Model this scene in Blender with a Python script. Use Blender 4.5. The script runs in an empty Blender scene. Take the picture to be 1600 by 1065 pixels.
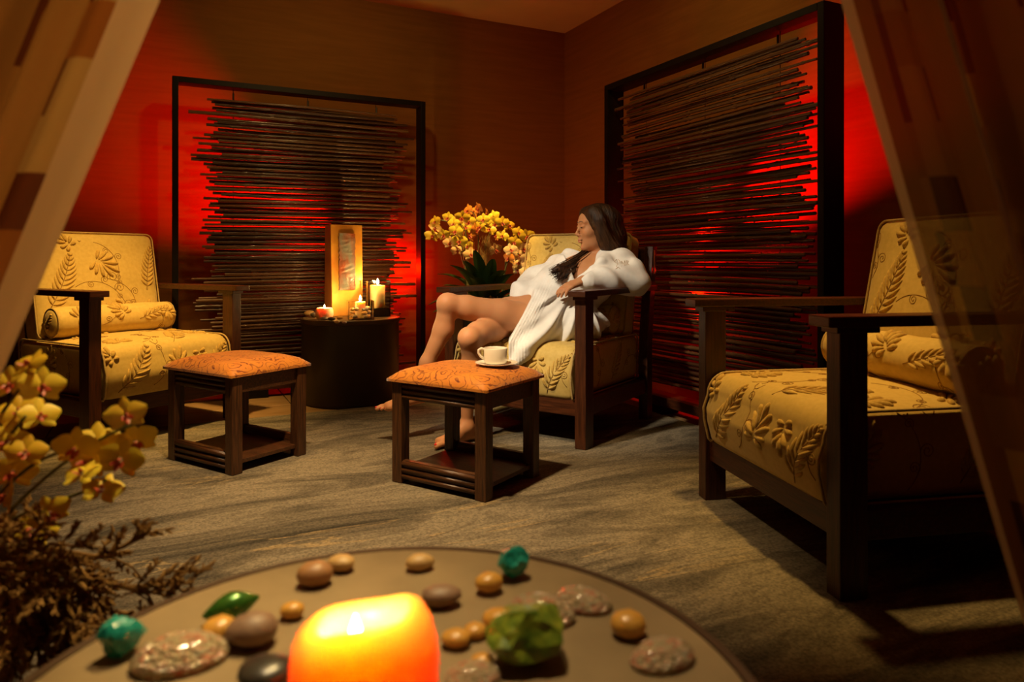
import bpy, bmesh, math, random
import numpy as np
from mathutils import Vector, Matrix, Euler
from mathutils.bvhtree import BVHTree
import openvdb

scene = bpy.context.scene
col = scene.collection
PI = math.pi
rnd = random.Random(7)

# ------------------------------------------------------------------ camera
FPX, EYE, HORIZON = 1100.0, 0.87, 404.0
cam_data = bpy.data.cameras.new('camera')
cam = bpy.data.objects.new('camera', cam_data)
col.objects.link(cam)
cam.location = (0, 0, EYE)
cam.rotation_euler = (PI / 2, 0, 0)
cam_data.sensor_width = 36.0
cam_data.lens = FPX * 36.0 / 1600.0
cam_data.shift_y = -(532.5 - HORIZON) / 1600.0
cam_data.clip_start = 0.02
cam_data.dof.use_dof = True
cam_data.dof.focus_distance = 3.4
cam_data.dof.aperture_fstop = 3.9
scene.camera = cam

# ------------------------------------------------------------------ world, light, exposure
world = bpy.data.worlds.new('world')
scene.world = world
world.use_nodes = True
bg = world.node_tree.nodes['Background']
bg.inputs[0].default_value = (0.020, 0.012, 0.006, 1)
bg.inputs[1].default_value = 0.10
vs = scene.view_settings
vs.view_transform = 'Standard'
vs.look = 'None'
vs.gamma = 1.0
vs.use_curve_mapping = False
vs.exposure = 2.35


def aim(o, target):
    d = Vector(target) - o.location
    o.rotation_euler = d.to_track_quat('-Z', 'Y').to_euler()


def spot(name, loc, target, power, colr, angle=60, blend=0.8, radius=0.06):
    d = bpy.data.lights.new(name, 'SPOT')
    d.energy = power
    d.color = colr
    d.spot_size = math.radians(angle)
    d.spot_blend = blend
    d.shadow_soft_size = radius
    o = bpy.data.objects.new(name, d)
    col.objects.link(o)
    o.location = loc
    aim(o, target)
    return o


# ------------------------------------------------------------------ room frame of reference
ANG = math.radians(26.3)
CA, SA = math.cos(ANG), math.sin(ANG)
CORNER = Vector((0.43, 5.75))
UL = Vector((CA, SA))          # along the left wall towards the corner
UR = Vector((SA, -CA))         # along the right wall away from the corner
CEIL = 2.71


def room(s, t, z=0.0):
    """s metres off the left wall, t metres off the right wall"""
    p = CORNER + UR * s - UL * t
    return Vector((p.x, p.y, z))



room_pt = room
WARM = (1.0, 0.60, 0.22)
SOFT = (1.0, 0.80, 0.52)
WASH = (1.0, 0.62, 0.20)
spot('ceiling_spot_key', (-1.35, 1.75, 2.62), (0.12, 3.5, 0.62), 72, (1.0, .84, .61), 30, 0.8, 0.08)
spot('ceiling_spot_left_chair', (-1.45, 2.95, 2.64), (-1.90, 3.55, 0.45), 84, (1.0, .60, .17), 46, 1.0)
spot('ceiling_spot_left_stool', (-1.15, 2.95, 2.64), (-1.12, 3.02, 0.3), 22, WARM, 30, 1.0)
spot('ceiling_spot_right_chair', (0.75, 2.45, 2.64), (0.98, 2.28, 0.45), 44, (1.0, .60, .17), 40, 1.0)
spot('ceiling_spot_orchid', (-0.35, 3.65, 2.64), (-0.15, 4.25, 0.95), 62, (1.0, .66, .2), 32, 1.0)
spot('ceiling_spot_carpet', (-0.58, 2.00, 2.64), (-0.50, 2.45, 0.0), 88, (1.0, .68, .33), 62, 1.0)
spot('fill_table', (-0.25, 1.05, 2.64), (-0.10, 0.60, 0.5), 26, (1.0, .72, .36), 28, 1.0)  # added fill lamp, brightens the stone table top
spot('ceiling_spot_curtain', (-0.05, 1.65, 2.62), (-0.52, 0.85, 0.80), 46, (1.0, .70, .28), 34, 1.0)
spot('fill_curtain_right', (0.05, 1.55, 2.62), (0.42, 0.79, 1.02), 12, (1.0, .66, .3), 22, 1.0)  # lamp added to brighten the edge of the right curtain
spot('fill_wash_wall_left', (-0.75, 3.3, 2.66), room_pt(0, 1.9, 1.5), 6, WASH, 115, 1.0)  # added wash lamp, lifts the brightness of the left wall
spot('fill_wash_wall_right', (0.35, 3.2, 2.66), room_pt(1.8, 0, 1.5), 5, WASH, 115, 1.0)  # same added wash for the right wall
RED = (1.0, 0.004, 0.0)

def on_height(px, py, z=0.0):
    """point of the horizontal plane at height z seen at a photo pixel"""
    y = (EYE - z) * FPX / (py - HORIZON)
    return Vector(((px - 800) / FPX * y, y, z))


def at_depth(px, py, y):
    return Vector(((px - 800) / FPX * y, y, EYE + (HORIZON - py) / FPX * y))


# ------------------------------------------------------------------ materials
MATS = {}


def srgb(r, g, b):
    f = lambda c: (c / 255 / 12.92) if c / 255 <= 0.04045 else ((c / 255 + 0.055) / 1.055) ** 2.4
    return (f(r), f(g), f(b))


def mat(name, c1, c2=None, rough=0.5, metal=0.0, scale=8.0, stretch=(1, 1, 1), detail=4.0,
        lo=0.35, hi=0.65, bump=0.0, bscale=None, bstretch=None, sss=0.0, sss_rad=(1, .3, .1), sss_scale=0.01,
        coat=0.0, sheen=0.0, spec=0.5, distortion=0.0, alpha=1.0):
    m = bpy.data.materials.new(name)
    m.use_nodes = True
    nt = m.node_tree
    N, L = nt.nodes, nt.links
    b = N['Principled BSDF']
    b.inputs['Roughness'].default_value = rough
    b.inputs['Metallic'].default_value = metal
    b.inputs['Specular IOR Level'].default_value = spec
    b.inputs['Coat Weight'].default_value = coat
    b.inputs['Sheen Weight'].default_value = sheen
    b.inputs['Alpha'].default_value = alpha
    if sss:
        b.inputs['Subsurface Weight'].default_value = sss
        b.inputs['Subsurface Radius'].default_value = sss_rad
        b.inputs['Subsurface Scale'].default_value = sss_scale
    tc = N.new('ShaderNodeTexCoord')
    if c2 is not None:
        mp = N.new('ShaderNodeMapping'); mp.inputs['Scale'].default_value = stretch
        L.new(tc.outputs['Object'], mp.inputs['Vector'])
        nz = N.new('ShaderNodeTexNoise'); nz.inputs['Scale'].default_value = scale
        nz.inputs['Detail'].default_value = detail; nz.inputs['Distortion'].default_value = distortion
        L.new(mp.outputs[0], nz.inputs['Vector'])
        cr = N.new('ShaderNodeValToRGB')
        cr.color_ramp.elements[0].position = lo; cr.color_ramp.elements[0].color = (*c1, 1)
        cr.color_ramp.elements[1].position = hi; cr.color_ramp.elements[1].color = (*c2, 1)
        L.new(nz.outputs['Fac'], cr.inputs[0]); L.new(cr.outputs[0], b.inputs['Base Color'])
    else:
        b.inputs['Base Color'].default_value = (*c1, 1)
    if bump:
        mp2 = N.new('ShaderNodeMapping'); mp2.inputs['Scale'].default_value = bstretch or stretch
        L.new(tc.outputs['Object'], mp2.inputs['Vector'])
        nb = N.new('ShaderNodeTexNoise'); nb.inputs['Scale'].default_value = bscale or scale
        nb.inputs['Detail'].default_value = 4
        L.new(mp2.outputs[0], nb.inputs['Vector'])
        bp = N.new('ShaderNodeBump'); bp.inputs['Strength'].default_value = bump
        bp.inputs['Distance'].default_value = 0.01
        L.new(nb.outputs['Fac'], bp.inputs['Height']); L.new(bp.outputs[0], b.inputs['Normal'])
    MATS[name] = m
    return m


def emit_mat(name, colr, strength):
    m = bpy.data.materials.new(name); m.use_nodes = True
    nt = m.node_tree; nt.nodes.clear()
    e = nt.nodes.new('ShaderNodeEmission'); e.inputs[0].default_value = (*colr, 1); e.inputs[1].default_value = strength
    o = nt.nodes.new('ShaderNodeOutputMaterial'); nt.links.new(e.outputs[0], o.inputs[0])
    return m


def thin_glass(name, tint=(0.96, 0.97, 0.96)):
    m = bpy.data.materials.new(name); m.use_nodes = True
    nt = m.node_tree; nt.nodes.clear(); N, L = nt.nodes, nt.links
    t = N.new('ShaderNodeBsdfTransparent'); t.inputs[0].default_value = (*tint, 1)
    g = N.new('ShaderNodeBsdfGlossy'); g.inputs['Roughness'].default_value = 0.03
    fr = N.new('ShaderNodeFresnel'); fr.inputs[0].default_value = 1.45
    mx = N.new('ShaderNodeMixShader'); o = N.new('ShaderNodeOutputMaterial')
    L.new(fr.outputs[0], mx.inputs[0]); L.new(t.outputs[0], mx.inputs[1]); L.new(g.outputs[0], mx.inputs[2])
    L.new(mx.outputs[0], o.inputs[0])
    return m


m_wood = mat('dark_stained_wood', (.034, .0085, .0022), (.075, .020, .005), .40, scale=14, stretch=(9, 9, .7), detail=6, bump=.12, bscale=30, spec=.45)
m_wood_h = mat('dark_stained_wood_flat', (.034, .0085, .0022), (.075, .020, .005), .38, scale=14, stretch=(.8, 9, 9), detail=6, bump=.12, bscale=30, spec=.45)
m_oak = mat('brown_oak', (.030, .011, .004), (.10, .036, .011), .40, scale=16, stretch=(10, 10, .6), detail=8, bump=.3, bscale=40)
m_oak_h = mat('brown_oak_flat', (.030, .011, .004), (.10, .036, .011), .36, scale=16, stretch=(.7, 10, 10), detail=8, bump=.3, bscale=40)
m_frame = mat('black_brown_frame', (.0035, .002, .0015), (.006, .003, .002), .5, scale=10, spec=.2)
m_wall = mat('brown_grasscloth', (.21, .088, .014), (.24, .102, .018), .85, scale=3, stretch=(1, 1, 14), detail=6, bump=.08, bscale=60, bstretch=(.3, .3, 8), spec=.2)
m_ceiling = mat('brown_ceiling', (.42, .38, .15), (.46, .41, .16), .9, scale=4, spec=.1)
m_tile = mat('tan_floor_tile', (.28, .16, .065), (.36, .22, .10), .45, scale=6, stretch=(1, 3, 1), detail=6, spec=.3)
m_grout = mat('dark_grout', (.05, .03, .015), rough=.9)
m_bamboo = mat('dark_bamboo', (.026, .010, .005), (.075, .032, .013), .34, scale=5, stretch=(1.2, 30, 30), detail=4, spec=.5, coat=.15)
m_bamboo2 = mat('brown_bamboo', (.060, .024, .009), (.16, .075, .026), .34, scale=5, stretch=(1.2, 30, 30), detail=4, spec=.5, coat=.15)
m_wire = mat('hanging_wire', (.03, .02, .015), rough=.5)
m_fabric = mat('gold_damask', (.52, .36, .095), (.58, .41, .12), .62, scale=60, stretch=(1, 1, 1), bump=.02, bscale=260, sheen=.1, spec=.2)
m_fern = mat('golden_chenille', (.42, .26, .055), (.54, .36, .095), .8, scale=120, bump=.05, bscale=300, sheen=.1, spec=.15)
m_vine = mat('brown_stitching', (.22, .12, .03), (.32, .18, .05), .8, scale=200, spec=.1)
m_piping = mat('gold_piping', (.40, .27, .09), (.50, .35, .14), .7, scale=150, spec=.2)
m_drum = mat('olive_brown_drum', (.040, .026, .010), (.050, .032, .013), .42, scale=3, spec=.4)
m_stone_top = mat('tan_stone_top', (.20, .138, .066), (.30, .21, .105), .55, scale=7, detail=8, bump=.08, bscale=40)
m_rim = mat('brown_table_rim', (.055, .026, .010), rough=.5)
m_skin = mat('skin', (.47, .215, .095), (.52, .24, .11), .55, scale=6, sss=.25, sss_scale=.012, sss_rad=(1, .35, .2), spec=.22)
m_robe = mat('white_terry_robe', (.78, .75, .70), (.84, .81, .76), .85, scale=30, bump=.03, bscale=220, sheen=.2, spec=.15)
m_hair = mat('dark_brown_hair', (.020, .008, .003), (.060, .024, .008), .52, scale=60, stretch=(1, 1, .06), detail=3, spec=.3)
m_brow = mat('dark_brow', (.02, .01, .006), rough=.7)
m_lip = mat('rose_lips', (.52, .15, .11), rough=.35)
m_nail = mat('red_nail_polish', (.55, .012, .015), rough=.15, coat=.6)
m_thread = mat('tan_embroidery_thread', (.42, .26, .12), rough=.7)
m_cup = mat('cream_porcelain', (.84, .79, .70), rough=.16, coat=.3)
m_coffee = mat('milky_tea', (.32, .15, .05), rough=.1)
m_wax_ivory = mat('ivory_wax', (.80, .60, .32), rough=.45, sss=1, sss_scale=.03, sss_rad=(1, .55, .2))
m_wax_pink = mat('salmon_wax', (.92, .62, .40), rough=.45, sss=1, sss_scale=.02, sss_rad=(1, .6, .4))
m_wax_orange = mat('orange_wax', (.99, .60, .20), (.97, .52, .15), rough=.42, scale=14, sss=1, sss_scale=.05, sss_rad=(1, .60, .21))
m_wick = mat('wick', (.02, .015, .01), rough=.9)
m_flame = emit_mat('candle_flame', (1.0, .72, .34), 12)
m_glass = thin_glass('clear_glass')
m_black = mat('black_plinth', (.008, .007, .006), rough=.3)
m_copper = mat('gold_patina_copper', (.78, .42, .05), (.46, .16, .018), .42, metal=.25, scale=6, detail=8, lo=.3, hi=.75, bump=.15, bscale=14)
m_copper_side = mat('dark_copper_side', (.36, .13, .025), (.24, .07, .012), .45, metal=.25, scale=6)  # darker copper for the side and back faces
m_slate = mat('wet_slate_red_sheen', (.16, .17, .14), (.22, .055, .02), .22, scale=9, stretch=(1.5, 1.5, .7), detail=8, lo=.42, hi=.62, bump=.8, bscale=26)  # red-brown blotches paint a red reflection into the slate colour
m_petal_y = mat('yellow_petal', (.84, .60, .035), (.90, .68, .06), .5, scale=20, sss=.15, sss_scale=.004)
m_petal_d = mat('deep_yellow_petal', (.76, .50, .025), (.70, .42, .02), .5, scale=20, sss=.15, sss_scale=.004)
m_petal_p = mat('peach_petal', (.82, .52, .22), (.86, .60, .30), .5, scale=20, sss=.15, sss_scale=.004)
m_petal_redlit = mat('red_lit_petal', (.74, .24, .03), (.68, .30, .04), .5, scale=20, sss=.15, sss_scale=.004)  # yellow flowers with the red lamp light painted into the petal colour
m_lipflower = mat('maroon_orchid_lip', (.42, .05, .015), rough=.5)
m_leaf = mat('dark_green_leaf', (.018, .045, .010), (.028, .060, .014), .35, scale=8)
m_stem = mat('olive_stem', (.075, .085, .018), (.10, .075, .02), .5, scale=20)
m_moss = mat('dry_brown_moss', (.19, .095, .022), (.30, .155, .036), .9, scale=60)
m_pot = mat('dark_glazed_pot', (.012, .009, .006), rough=.3)
m_can = mat('black_lamp_can', (.012, .012, .012), rough=.4)
m_strip = mat('cream_strip', (.75, .66, .52), rough=.7)


def node_mat(name):
    m = bpy.data.materials.new(name); m.use_nodes = True
    return m, m.node_tree.nodes, m.node_tree.links, m.node_tree.nodes['Principled BSDF']


def ramp(N, stops):
    cr = N.new('ShaderNodeValToRGB'); e = cr.color_ramp.elements
    e[0].position, e[0].color = stops[0][0], (*stops[0][1], 1)
    e[1].position, e[1].color = stops[-1][0], (*stops[-1][1], 1)
    for p, c in stops[1:-1]:
        k = e.new(p); k.color = (*c, 1)
    return cr


def carpet_material():
    m, N, L, b = node_mat('streaked_carpet')
    tc = N.new('ShaderNodeTexCoord')
    mp = N.new('ShaderNodeMapping'); mp.inputs['Scale'].default_value = (.62, 2.1, 1); mp.inputs['Rotation'].default_value = (0, 0, .12)
    L.new(tc.outputs['Object'], mp.inputs['Vector'])
    n1 = N.new('ShaderNodeTexNoise'); n1.inputs['Scale'].default_value = 2.0; n1.inputs['Detail'].default_value = 10
    n1.inputs['Roughness'].default_value = .68; n1.inputs['Distortion'].default_value = 1.1
    L.new(mp.outputs[0], n1.inputs['Vector'])
    c1 = ramp(N, [(.30, (.042, .037, .028)), (.45, (.118, .098, .068)), (.57, (.215, .178, .122)), (.70, (.10, .083, .057))])
    L.new(n1.outputs['Fac'], c1.inputs[0])
    mp2 = N.new('ShaderNodeMapping'); mp2.inputs['Scale'].default_value = (.75, 4.5, 1); mp2.inputs['Rotation'].default_value = (0, 0, .05)
    mp2.inputs['Location'].default_value = (3.1, 1.7, 0)
    L.new(tc.outputs['Object'], mp2.inputs['Vector'])
    n2 = N.new('ShaderNodeTexNoise'); n2.inputs['Scale'].default_value = 1.9; n2.inputs['Detail'].default_value = 6
    n2.inputs['Distortion'].default_value = 1.1; n2.inputs['Roughness'].default_value = .55
    L.new(mp2.outputs[0], n2.inputs['Vector'])
    c2 = ramp(N, [(.575, (0, 0, 0)), (.60, (1, 1, 1)), (.625, (0, 0, 0))])
    L.new(n2.outputs['Fac'], c2.inputs[0])
    n4 = N.new('ShaderNodeTexNoise'); n4.inputs['Scale'].default_value = 1.3
    L.new(tc.outputs['Object'], n4.inputs['Vector'])
    c4 = ramp(N, [(.5, (0, 0, 0)), (.62, (.8, .8, .8))])
    L.new(n4.outputs['Fac'], c4.inputs[0])
    mul = N.new('ShaderNodeMath'); mul.operation = 'MULTIPLY'
    L.new(c2.outputs[0], mul.inputs[0]); L.new(c4.outputs[0], mul.inputs[1])
    mx = N.new('ShaderNodeMix'); mx.data_type = 'RGBA'
    L.new(mul.outputs[0], mx.inputs['Factor']); L.new(c1.outputs[0], mx.inputs['A'])
    mx.inputs['B'].default_value = (.33, .24, .12, 1)
    n3 = N.new('ShaderNodeTexNoise'); n3.inputs['Scale'].default_value = 130; n3.inputs['Detail'].default_value = 3
    L.new(tc.outputs['Object'], n3.inputs['Vector'])
    c3 = ramp(N, [(.3, (.62, .62, .62)), (.7, (1.25, 1.25, 1.25))])
    L.new(n3.outputs['Fac'], c3.inputs[0])
    m2 = N.new('ShaderNodeMix'); m2.data_type = 'RGBA'; m2.blend_type = 'MULTIPLY'; m2.inputs['Factor'].default_value = 1
    L.new(mx.outputs['Result'], m2.inputs['A']); L.new(c3.outputs[0], m2.inputs['B'])
    L.new(m2.outputs['Result'], b.inputs['Base Color'])
    bp = N.new('ShaderNodeBump'); bp.inputs['Strength'].default_value = .35; bp.inputs['Distance'].default_value = .004
    L.new(n3.outputs['Fac'], bp.inputs['Height']); L.new(bp.outputs[0], b.inputs['Normal'])
    b.inputs['Roughness'].default_value = .95; b.inputs['Specular IOR Level'].default_value = .08
    return m


def paisley_material():
    m, N, L, b = node_mat('orange_paisley')
    tc = N.new('ShaderNodeTexCoord')
    nz = N.new('ShaderNodeTexNoise'); nz.inputs['Scale'].default_value = 9; nz.inputs['Detail'].default_value = 3
    L.new(tc.outputs['Object'], nz.inputs['Vector'])
    add = N.new('ShaderNodeMixRGB'); add.blend_type = 'ADD'; add.inputs[0].default_value = .11
    L.new(tc.outputs['Object'], add.inputs[1]); L.new(nz.outputs['Color'], add.inputs[2])
    vo = N.new('ShaderNodeTexVoronoi'); vo.inputs['Scale'].default_value = 13
    L.new(add.outputs[0], vo.inputs['Vector'])
    mul = N.new('ShaderNodeMath'); mul.operation = 'MULTIPLY'; mul.inputs[1].default_value = 30
    L.new(vo.outputs['Distance'], mul.inputs[0])
    sn = N.new('ShaderNodeMath'); sn.operation = 'SINE'; L.new(mul.outputs[0], sn.inputs[0])
    c = ramp(N, [(.0, (.52, .17, .018)), (.55, (.56, .20, .022)), (.80, (.30, .07, .008)), (1.0, (.13, .026, .005))])
    L.new(sn.outputs[0], c.inputs[0])
    n2 = N.new('ShaderNodeTexNoise'); n2.inputs['Scale'].default_value = 18; n2.inputs['Detail'].default_value = 5
    L.new(tc.outputs['Object'], n2.inputs['Vector'])
    c2 = ramp(N, [(.42, (0, 0, 0)), (.6, (.55, .55, .55))])
    L.new(n2.outputs['Fac'], c2.inputs[0])
    mx = N.new('ShaderNodeMix'); mx.data_type = 'RGBA'
    L.new(c2.outputs[0], mx.inputs['Factor']); L.new(c.outputs[0], mx.inputs['A']); mx.inputs['B'].default_value = (.60, .22, .022, 1)
    L.new(mx.outputs['Result'], b.inputs['Base Color'])
    b.inputs['Roughness'].default_value = .6; b.inputs['Sheen Weight'].default_value = .2
    b.inputs['Specular IOR Level'].default_value = .25
    return m


def curtain_material(name, sheer, palette, hem):
    """woven patchwork: UV x runs across the cloth from its free edge, UV y up it"""
    m, N, L, b = node_mat(name)
    uv = N.new('ShaderNodeUVMap')
    br = N.new('ShaderNodeTexBrick')
    br.inputs['Scale'].default_value = 1; br.inputs['Brick Width'].default_value = .085; br.inputs['Row Height'].default_value = .055
    br.inputs['Mortar Size'].default_value = .0; br.offset = .5
    sw = N.new('ShaderNodeSeparateXYZ'); cb = N.new('ShaderNodeCombineXYZ')
    L.new(uv.outputs[0], sw.inputs[0]); L.new(sw.outputs['Y'], cb.inputs['X']); L.new(sw.outputs['X'], cb.inputs['Y'])
    wn = N.new('ShaderNodeTexWhiteNoise'); wn.noise_dimensions = '2D'
    sn = N.new('ShaderNodeVectorMath'); sn.operation = 'SNAP'; sn.inputs[1].default_value = (.06, .030, 1)
    L.new(cb.outputs[0], sn.inputs[0]); L.new(sn.outputs[0], wn.inputs['Vector'])
    c = ramp(N, [(i / len(palette), p) for i, p in enumerate(palette)])
    c.color_ramp.interpolation = 'CONSTANT'
    L.new(wn.outputs['Value'], c.inputs[0])
    # narrow stripes of plain cloth between the patch rows, and a plain hem along the free edge
    st = N.new('ShaderNodeMath'); st.operation = 'PINGPONG'; st.inputs[1].default_value = .045
    L.new(sw.outputs['X'], st.inputs[0])
    gt = N.new('ShaderNodeMath'); gt.operation = 'GREATER_THAN'; gt.inputs[1].default_value = .024
    L.new(st.outputs[0], gt.inputs[0])
    mx = N.new('ShaderNodeMix'); mx.data_type = 'RGBA'
    L.new(gt.outputs[0], mx.inputs['Factor']); mx.inputs['A'].default_value = (*palette[0], 1); L.new(c.outputs[0], mx.inputs['B'])
    lt = N.new('ShaderNodeMath'); lt.operation = 'LESS_THAN'; lt.inputs[1].default_value = .030 if not sheer else .012
    L.new(sw.outputs['X'], lt.inputs[0])
    m2 = N.new('ShaderNodeMix'); m2.data_type = 'RGBA'
    L.new(lt.outputs[0], m2.inputs['Factor']); L.new(mx.outputs['Result'], m2.inputs['A']); m2.inputs['B'].default_value = (*hem, 1)
    L.new(m2.outputs['Result'], b.inputs['Base Color'])
    b.inputs['Roughness'].default_value = .75; b.inputs['Sheen Weight'].default_value = .15
    out = N['Material Output']
    tl = N.new('ShaderNodeBsdfTranslucent'); L.new(m2.outputs['Result'], tl.inputs[0])
    a = N.new('ShaderNodeMixShader'); a.inputs[0].default_value = .35
    L.new(b.outputs[0], a.inputs[1]); L.new(tl.outputs[0], a.inputs[2])
    last = a
    if sheer:
        tr = N.new('ShaderNodeBsdfTransparent')
        mm = N.new('ShaderNodeMixShader'); mm.inputs[0].default_value = sheer
        L.new(a.outputs[0], mm.inputs[1]); L.new(tr.outputs[0], mm.inputs[2]); last = mm
    L.new(last.outputs[0], out.inputs['Surface'])
    return m


def abalone_material():
    m, N, L, b = node_mat('abalone_nacre')
    tc = N.new('ShaderNodeTexCoord')
    nz = N.new('ShaderNodeTexNoise'); nz.inputs['Scale'].default_value = 2.6; nz.inputs['Detail'].default_value = 5
    nz.inputs['Distortion'].default_value = 1.5
    L.new(tc.outputs['Object'], nz.inputs['Vector'])
    c = ramp(N, [(.28, (.20, .15, .08)), (.40, (.46, .37, .22)), (.50, (.62, .52, .34)), (.545, (.55, .10, .04)), (.59, (.64, .56, .40)), (.75, (.26, .27, .18))])
    L.new(nz.outputs['Fac'], c.inputs[0]); L.new(c.outputs[0], b.inputs['Base Color'])
    n2 = N.new('ShaderNodeTexNoise'); n2.inputs['Scale'].default_value = 7
    L.new(tc.outputs['Object'], n2.inputs['Vector'])
    bp = N.new('ShaderNodeBump'); bp.inputs['Strength'].default_value = .5; bp.inputs['Distance'].default_value = .12
    L.new(n2.outputs['Fac'], bp.inputs['Height']); L.new(bp.outputs[0], b.inputs['Normal'])
    b.inputs['Metallic'].default_value = .05; b.inputs['Roughness'].default_value = .16; b.inputs['Coat Weight'].default_value = .8; b.inputs['Coat Roughness'].default_value = .08
    return m


m_carpet = carpet_material()
m_paisley = paisley_material()
m_abalone = abalone_material()
m_curtain_l = curtain_material('patchwork_curtain', 0, [(.36, .15, .035), (.30, .09, .015), (.10, .012, .004), (.42, .19, .02), (.13, .03, .008), (.46, .24, .07)], (.60, .36, .18))
m_curtain_r = curtain_material('sheer_patchwork_curtain', .08, [(.22, .085, .014), (.20, .07, .01), (.06, .012, .004), (.40, .21, .03), (.09, .03, .008), (.24, .10, .02)], (.62, .42, .22))

# ------------------------------------------------------------------ object helpers


def tag(o, label=None, cat=None, group=None, kind=None):
    if label: o['label'] = label
    if cat: o['category'] = cat
    if group: o['group'] = group
    if kind: o['kind'] = kind
    return o


def empty(name, loc=(0, 0, 0), rz=0.0, label=None, cat=None, group=None):
    o = bpy.data.objects.new(name, None)
    col.objects.link(o)
    o.empty_display_size = .1
    o.location = loc; o.rotation_euler = (0, 0, rz)
    return tag(o, label, cat, group)


def link(name, me, parent=None):
    o = bpy.data.objects.new(name, me)
    col.objects.link(o)
    o.parent = parent
    return o


def copy_tree(o, parent=None):
    c = o.copy(); col.objects.link(c); c.parent = parent
    for ch in o.children:
        copy_tree(ch, c)
    return c


class MB:
    """collects shapes for one mesh"""

    def __init__(self):
        self.v = []; self.f = []; self.mi = []; self.uv = None; self.cur = 0

    def add(self, vs, fs):
        n = len(self.v)
        self.v += [tuple(p) for p in vs]
        self.f += [tuple(i + n for i in f) for f in fs]
        self.mi += [self.cur] * len(fs)

    def box(self, c, s, rot=None, taper=None):
        hx, hy, hz = s[0] / 2, s[1] / 2, s[2] / 2
        vs = [Vector((x * hx, y * hy, z * hz)) for z in (-1, 1) for y in (-1, 1) for x in (-1, 1)]
        if taper:
            for p in vs:
                if p.z > 0: p.x *= taper[0]; p.y *= taper[1]
        if rot is not None: vs = [rot @ p for p in vs]
        self.add([p + Vector(c) for p in vs], [(0, 2, 3, 1), (4, 5, 7, 6), (0, 1, 5, 4), (2, 6, 7, 3), (0, 4, 6, 2), (1, 3, 7, 5)])

    def tube(self, pts, radii, sides=6, caps=True, flat=1.0):
        pts = [Vector(p) for p in pts]; n = len(pts)
        if not hasattr(radii, '__len__'): radii = [radii] * n
        base = len(self.v); fs = []; vs = []
        prev = None
        for i, p in enumerate(pts):
            t = (pts[min(i + 1, n - 1)] - pts[max(i - 1, 0)])
            if t.length < 1e-9: t = Vector((0, 0, 1))
            t.normalize()
            if prev is None:
                prev = t.orthogonal().normalized()
            u = prev - t * prev.dot(t)
            if u.length < 1e-6: u = t.orthogonal()
            u.normalize(); w = t.cross(u); prev = u
            for k in range(sides):
                a = 2 * PI * k / sides
                vs.append(p + (u * math.cos(a) + w * math.sin(a) * flat) * radii[i])
        for i in range(n - 1):
            for k in range(sides):
                k2 = (k + 1) % sides
                fs.append((i * sides + k, i * sides + k2, (i + 1) * sides + k2, (i + 1) * sides + k))
        if caps:
            fs.append(tuple(range(sides - 1, -1, -1)))
            fs.append(tuple((n - 1) * sides + k for k in range(sides)))
        self.add(vs, fs)

    def lathe(self, prof, seg=32, c=(0, 0, 0), closed=False, wob=None):
        vs = []; fs = []; n = len(prof)
        for (r, z) in prof:
            for k in range(seg):
                a = 2 * PI * k / seg
                rr, zz = (r, z) if wob is None else wob(r, z, a)
                vs.append((c[0] + rr * math.cos(a), c[1] + rr * math.sin(a), c[2] + zz))
        for i in range(n - 1):
            for k in range(seg):
                k2 = (k + 1) % seg
                fs.append((i * seg + k, i * seg + k2, (i + 1) * seg + k2, (i + 1) * seg + k))
        if not closed:
            fs.append(tuple(range(seg - 1, -1, -1)))
            fs.append(tuple((n - 1) * seg + k for k in range(seg)))
        self.add(vs, fs)

    def mesh(self, name, mats, smooth=False, bevel=0.0, segs=2, weld=False):
        me = bpy.data.meshes.new(name)
        me.from_pydata(self.v, [], self.f)
        for m in (mats if isinstance(mats, (list, tuple)) else [mats]): me.materials.append(m)
        me.polygons.foreach_set('material_index', self.mi)
        bm = bmesh.new(); bm.from_mesh(me)
        if weld: bmesh.ops.remove_doubles(bm, verts=bm.verts, dist=1e-5)
        if bevel:
            bmesh.ops.bevel(bm, geom=list(bm.edges), offset=bevel, segments=segs, affect='EDGES', profile=.6)
        bmesh.ops.recalc_face_normals(bm, faces=bm.faces)
        bm.to_mesh(me); bm.free()
        if smooth: me.polygons.foreach_set('use_smooth', [True] * len(me.polygons))
        me.update()
        return me

    def build(self, name, mats, parent=None, **k):
        return link(name, self.mesh(name, mats, **k), parent)


def part_box(name, c, s, m, parent, bevel=.004, rot=None, taper=None):
    b = MB(); b.box(c, s, rot, taper)
    return b.build(name, m, parent, bevel=bevel)


# ------------------------------------------------------------------ signed-distance modelling (bodies, cloth, hair)


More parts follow.
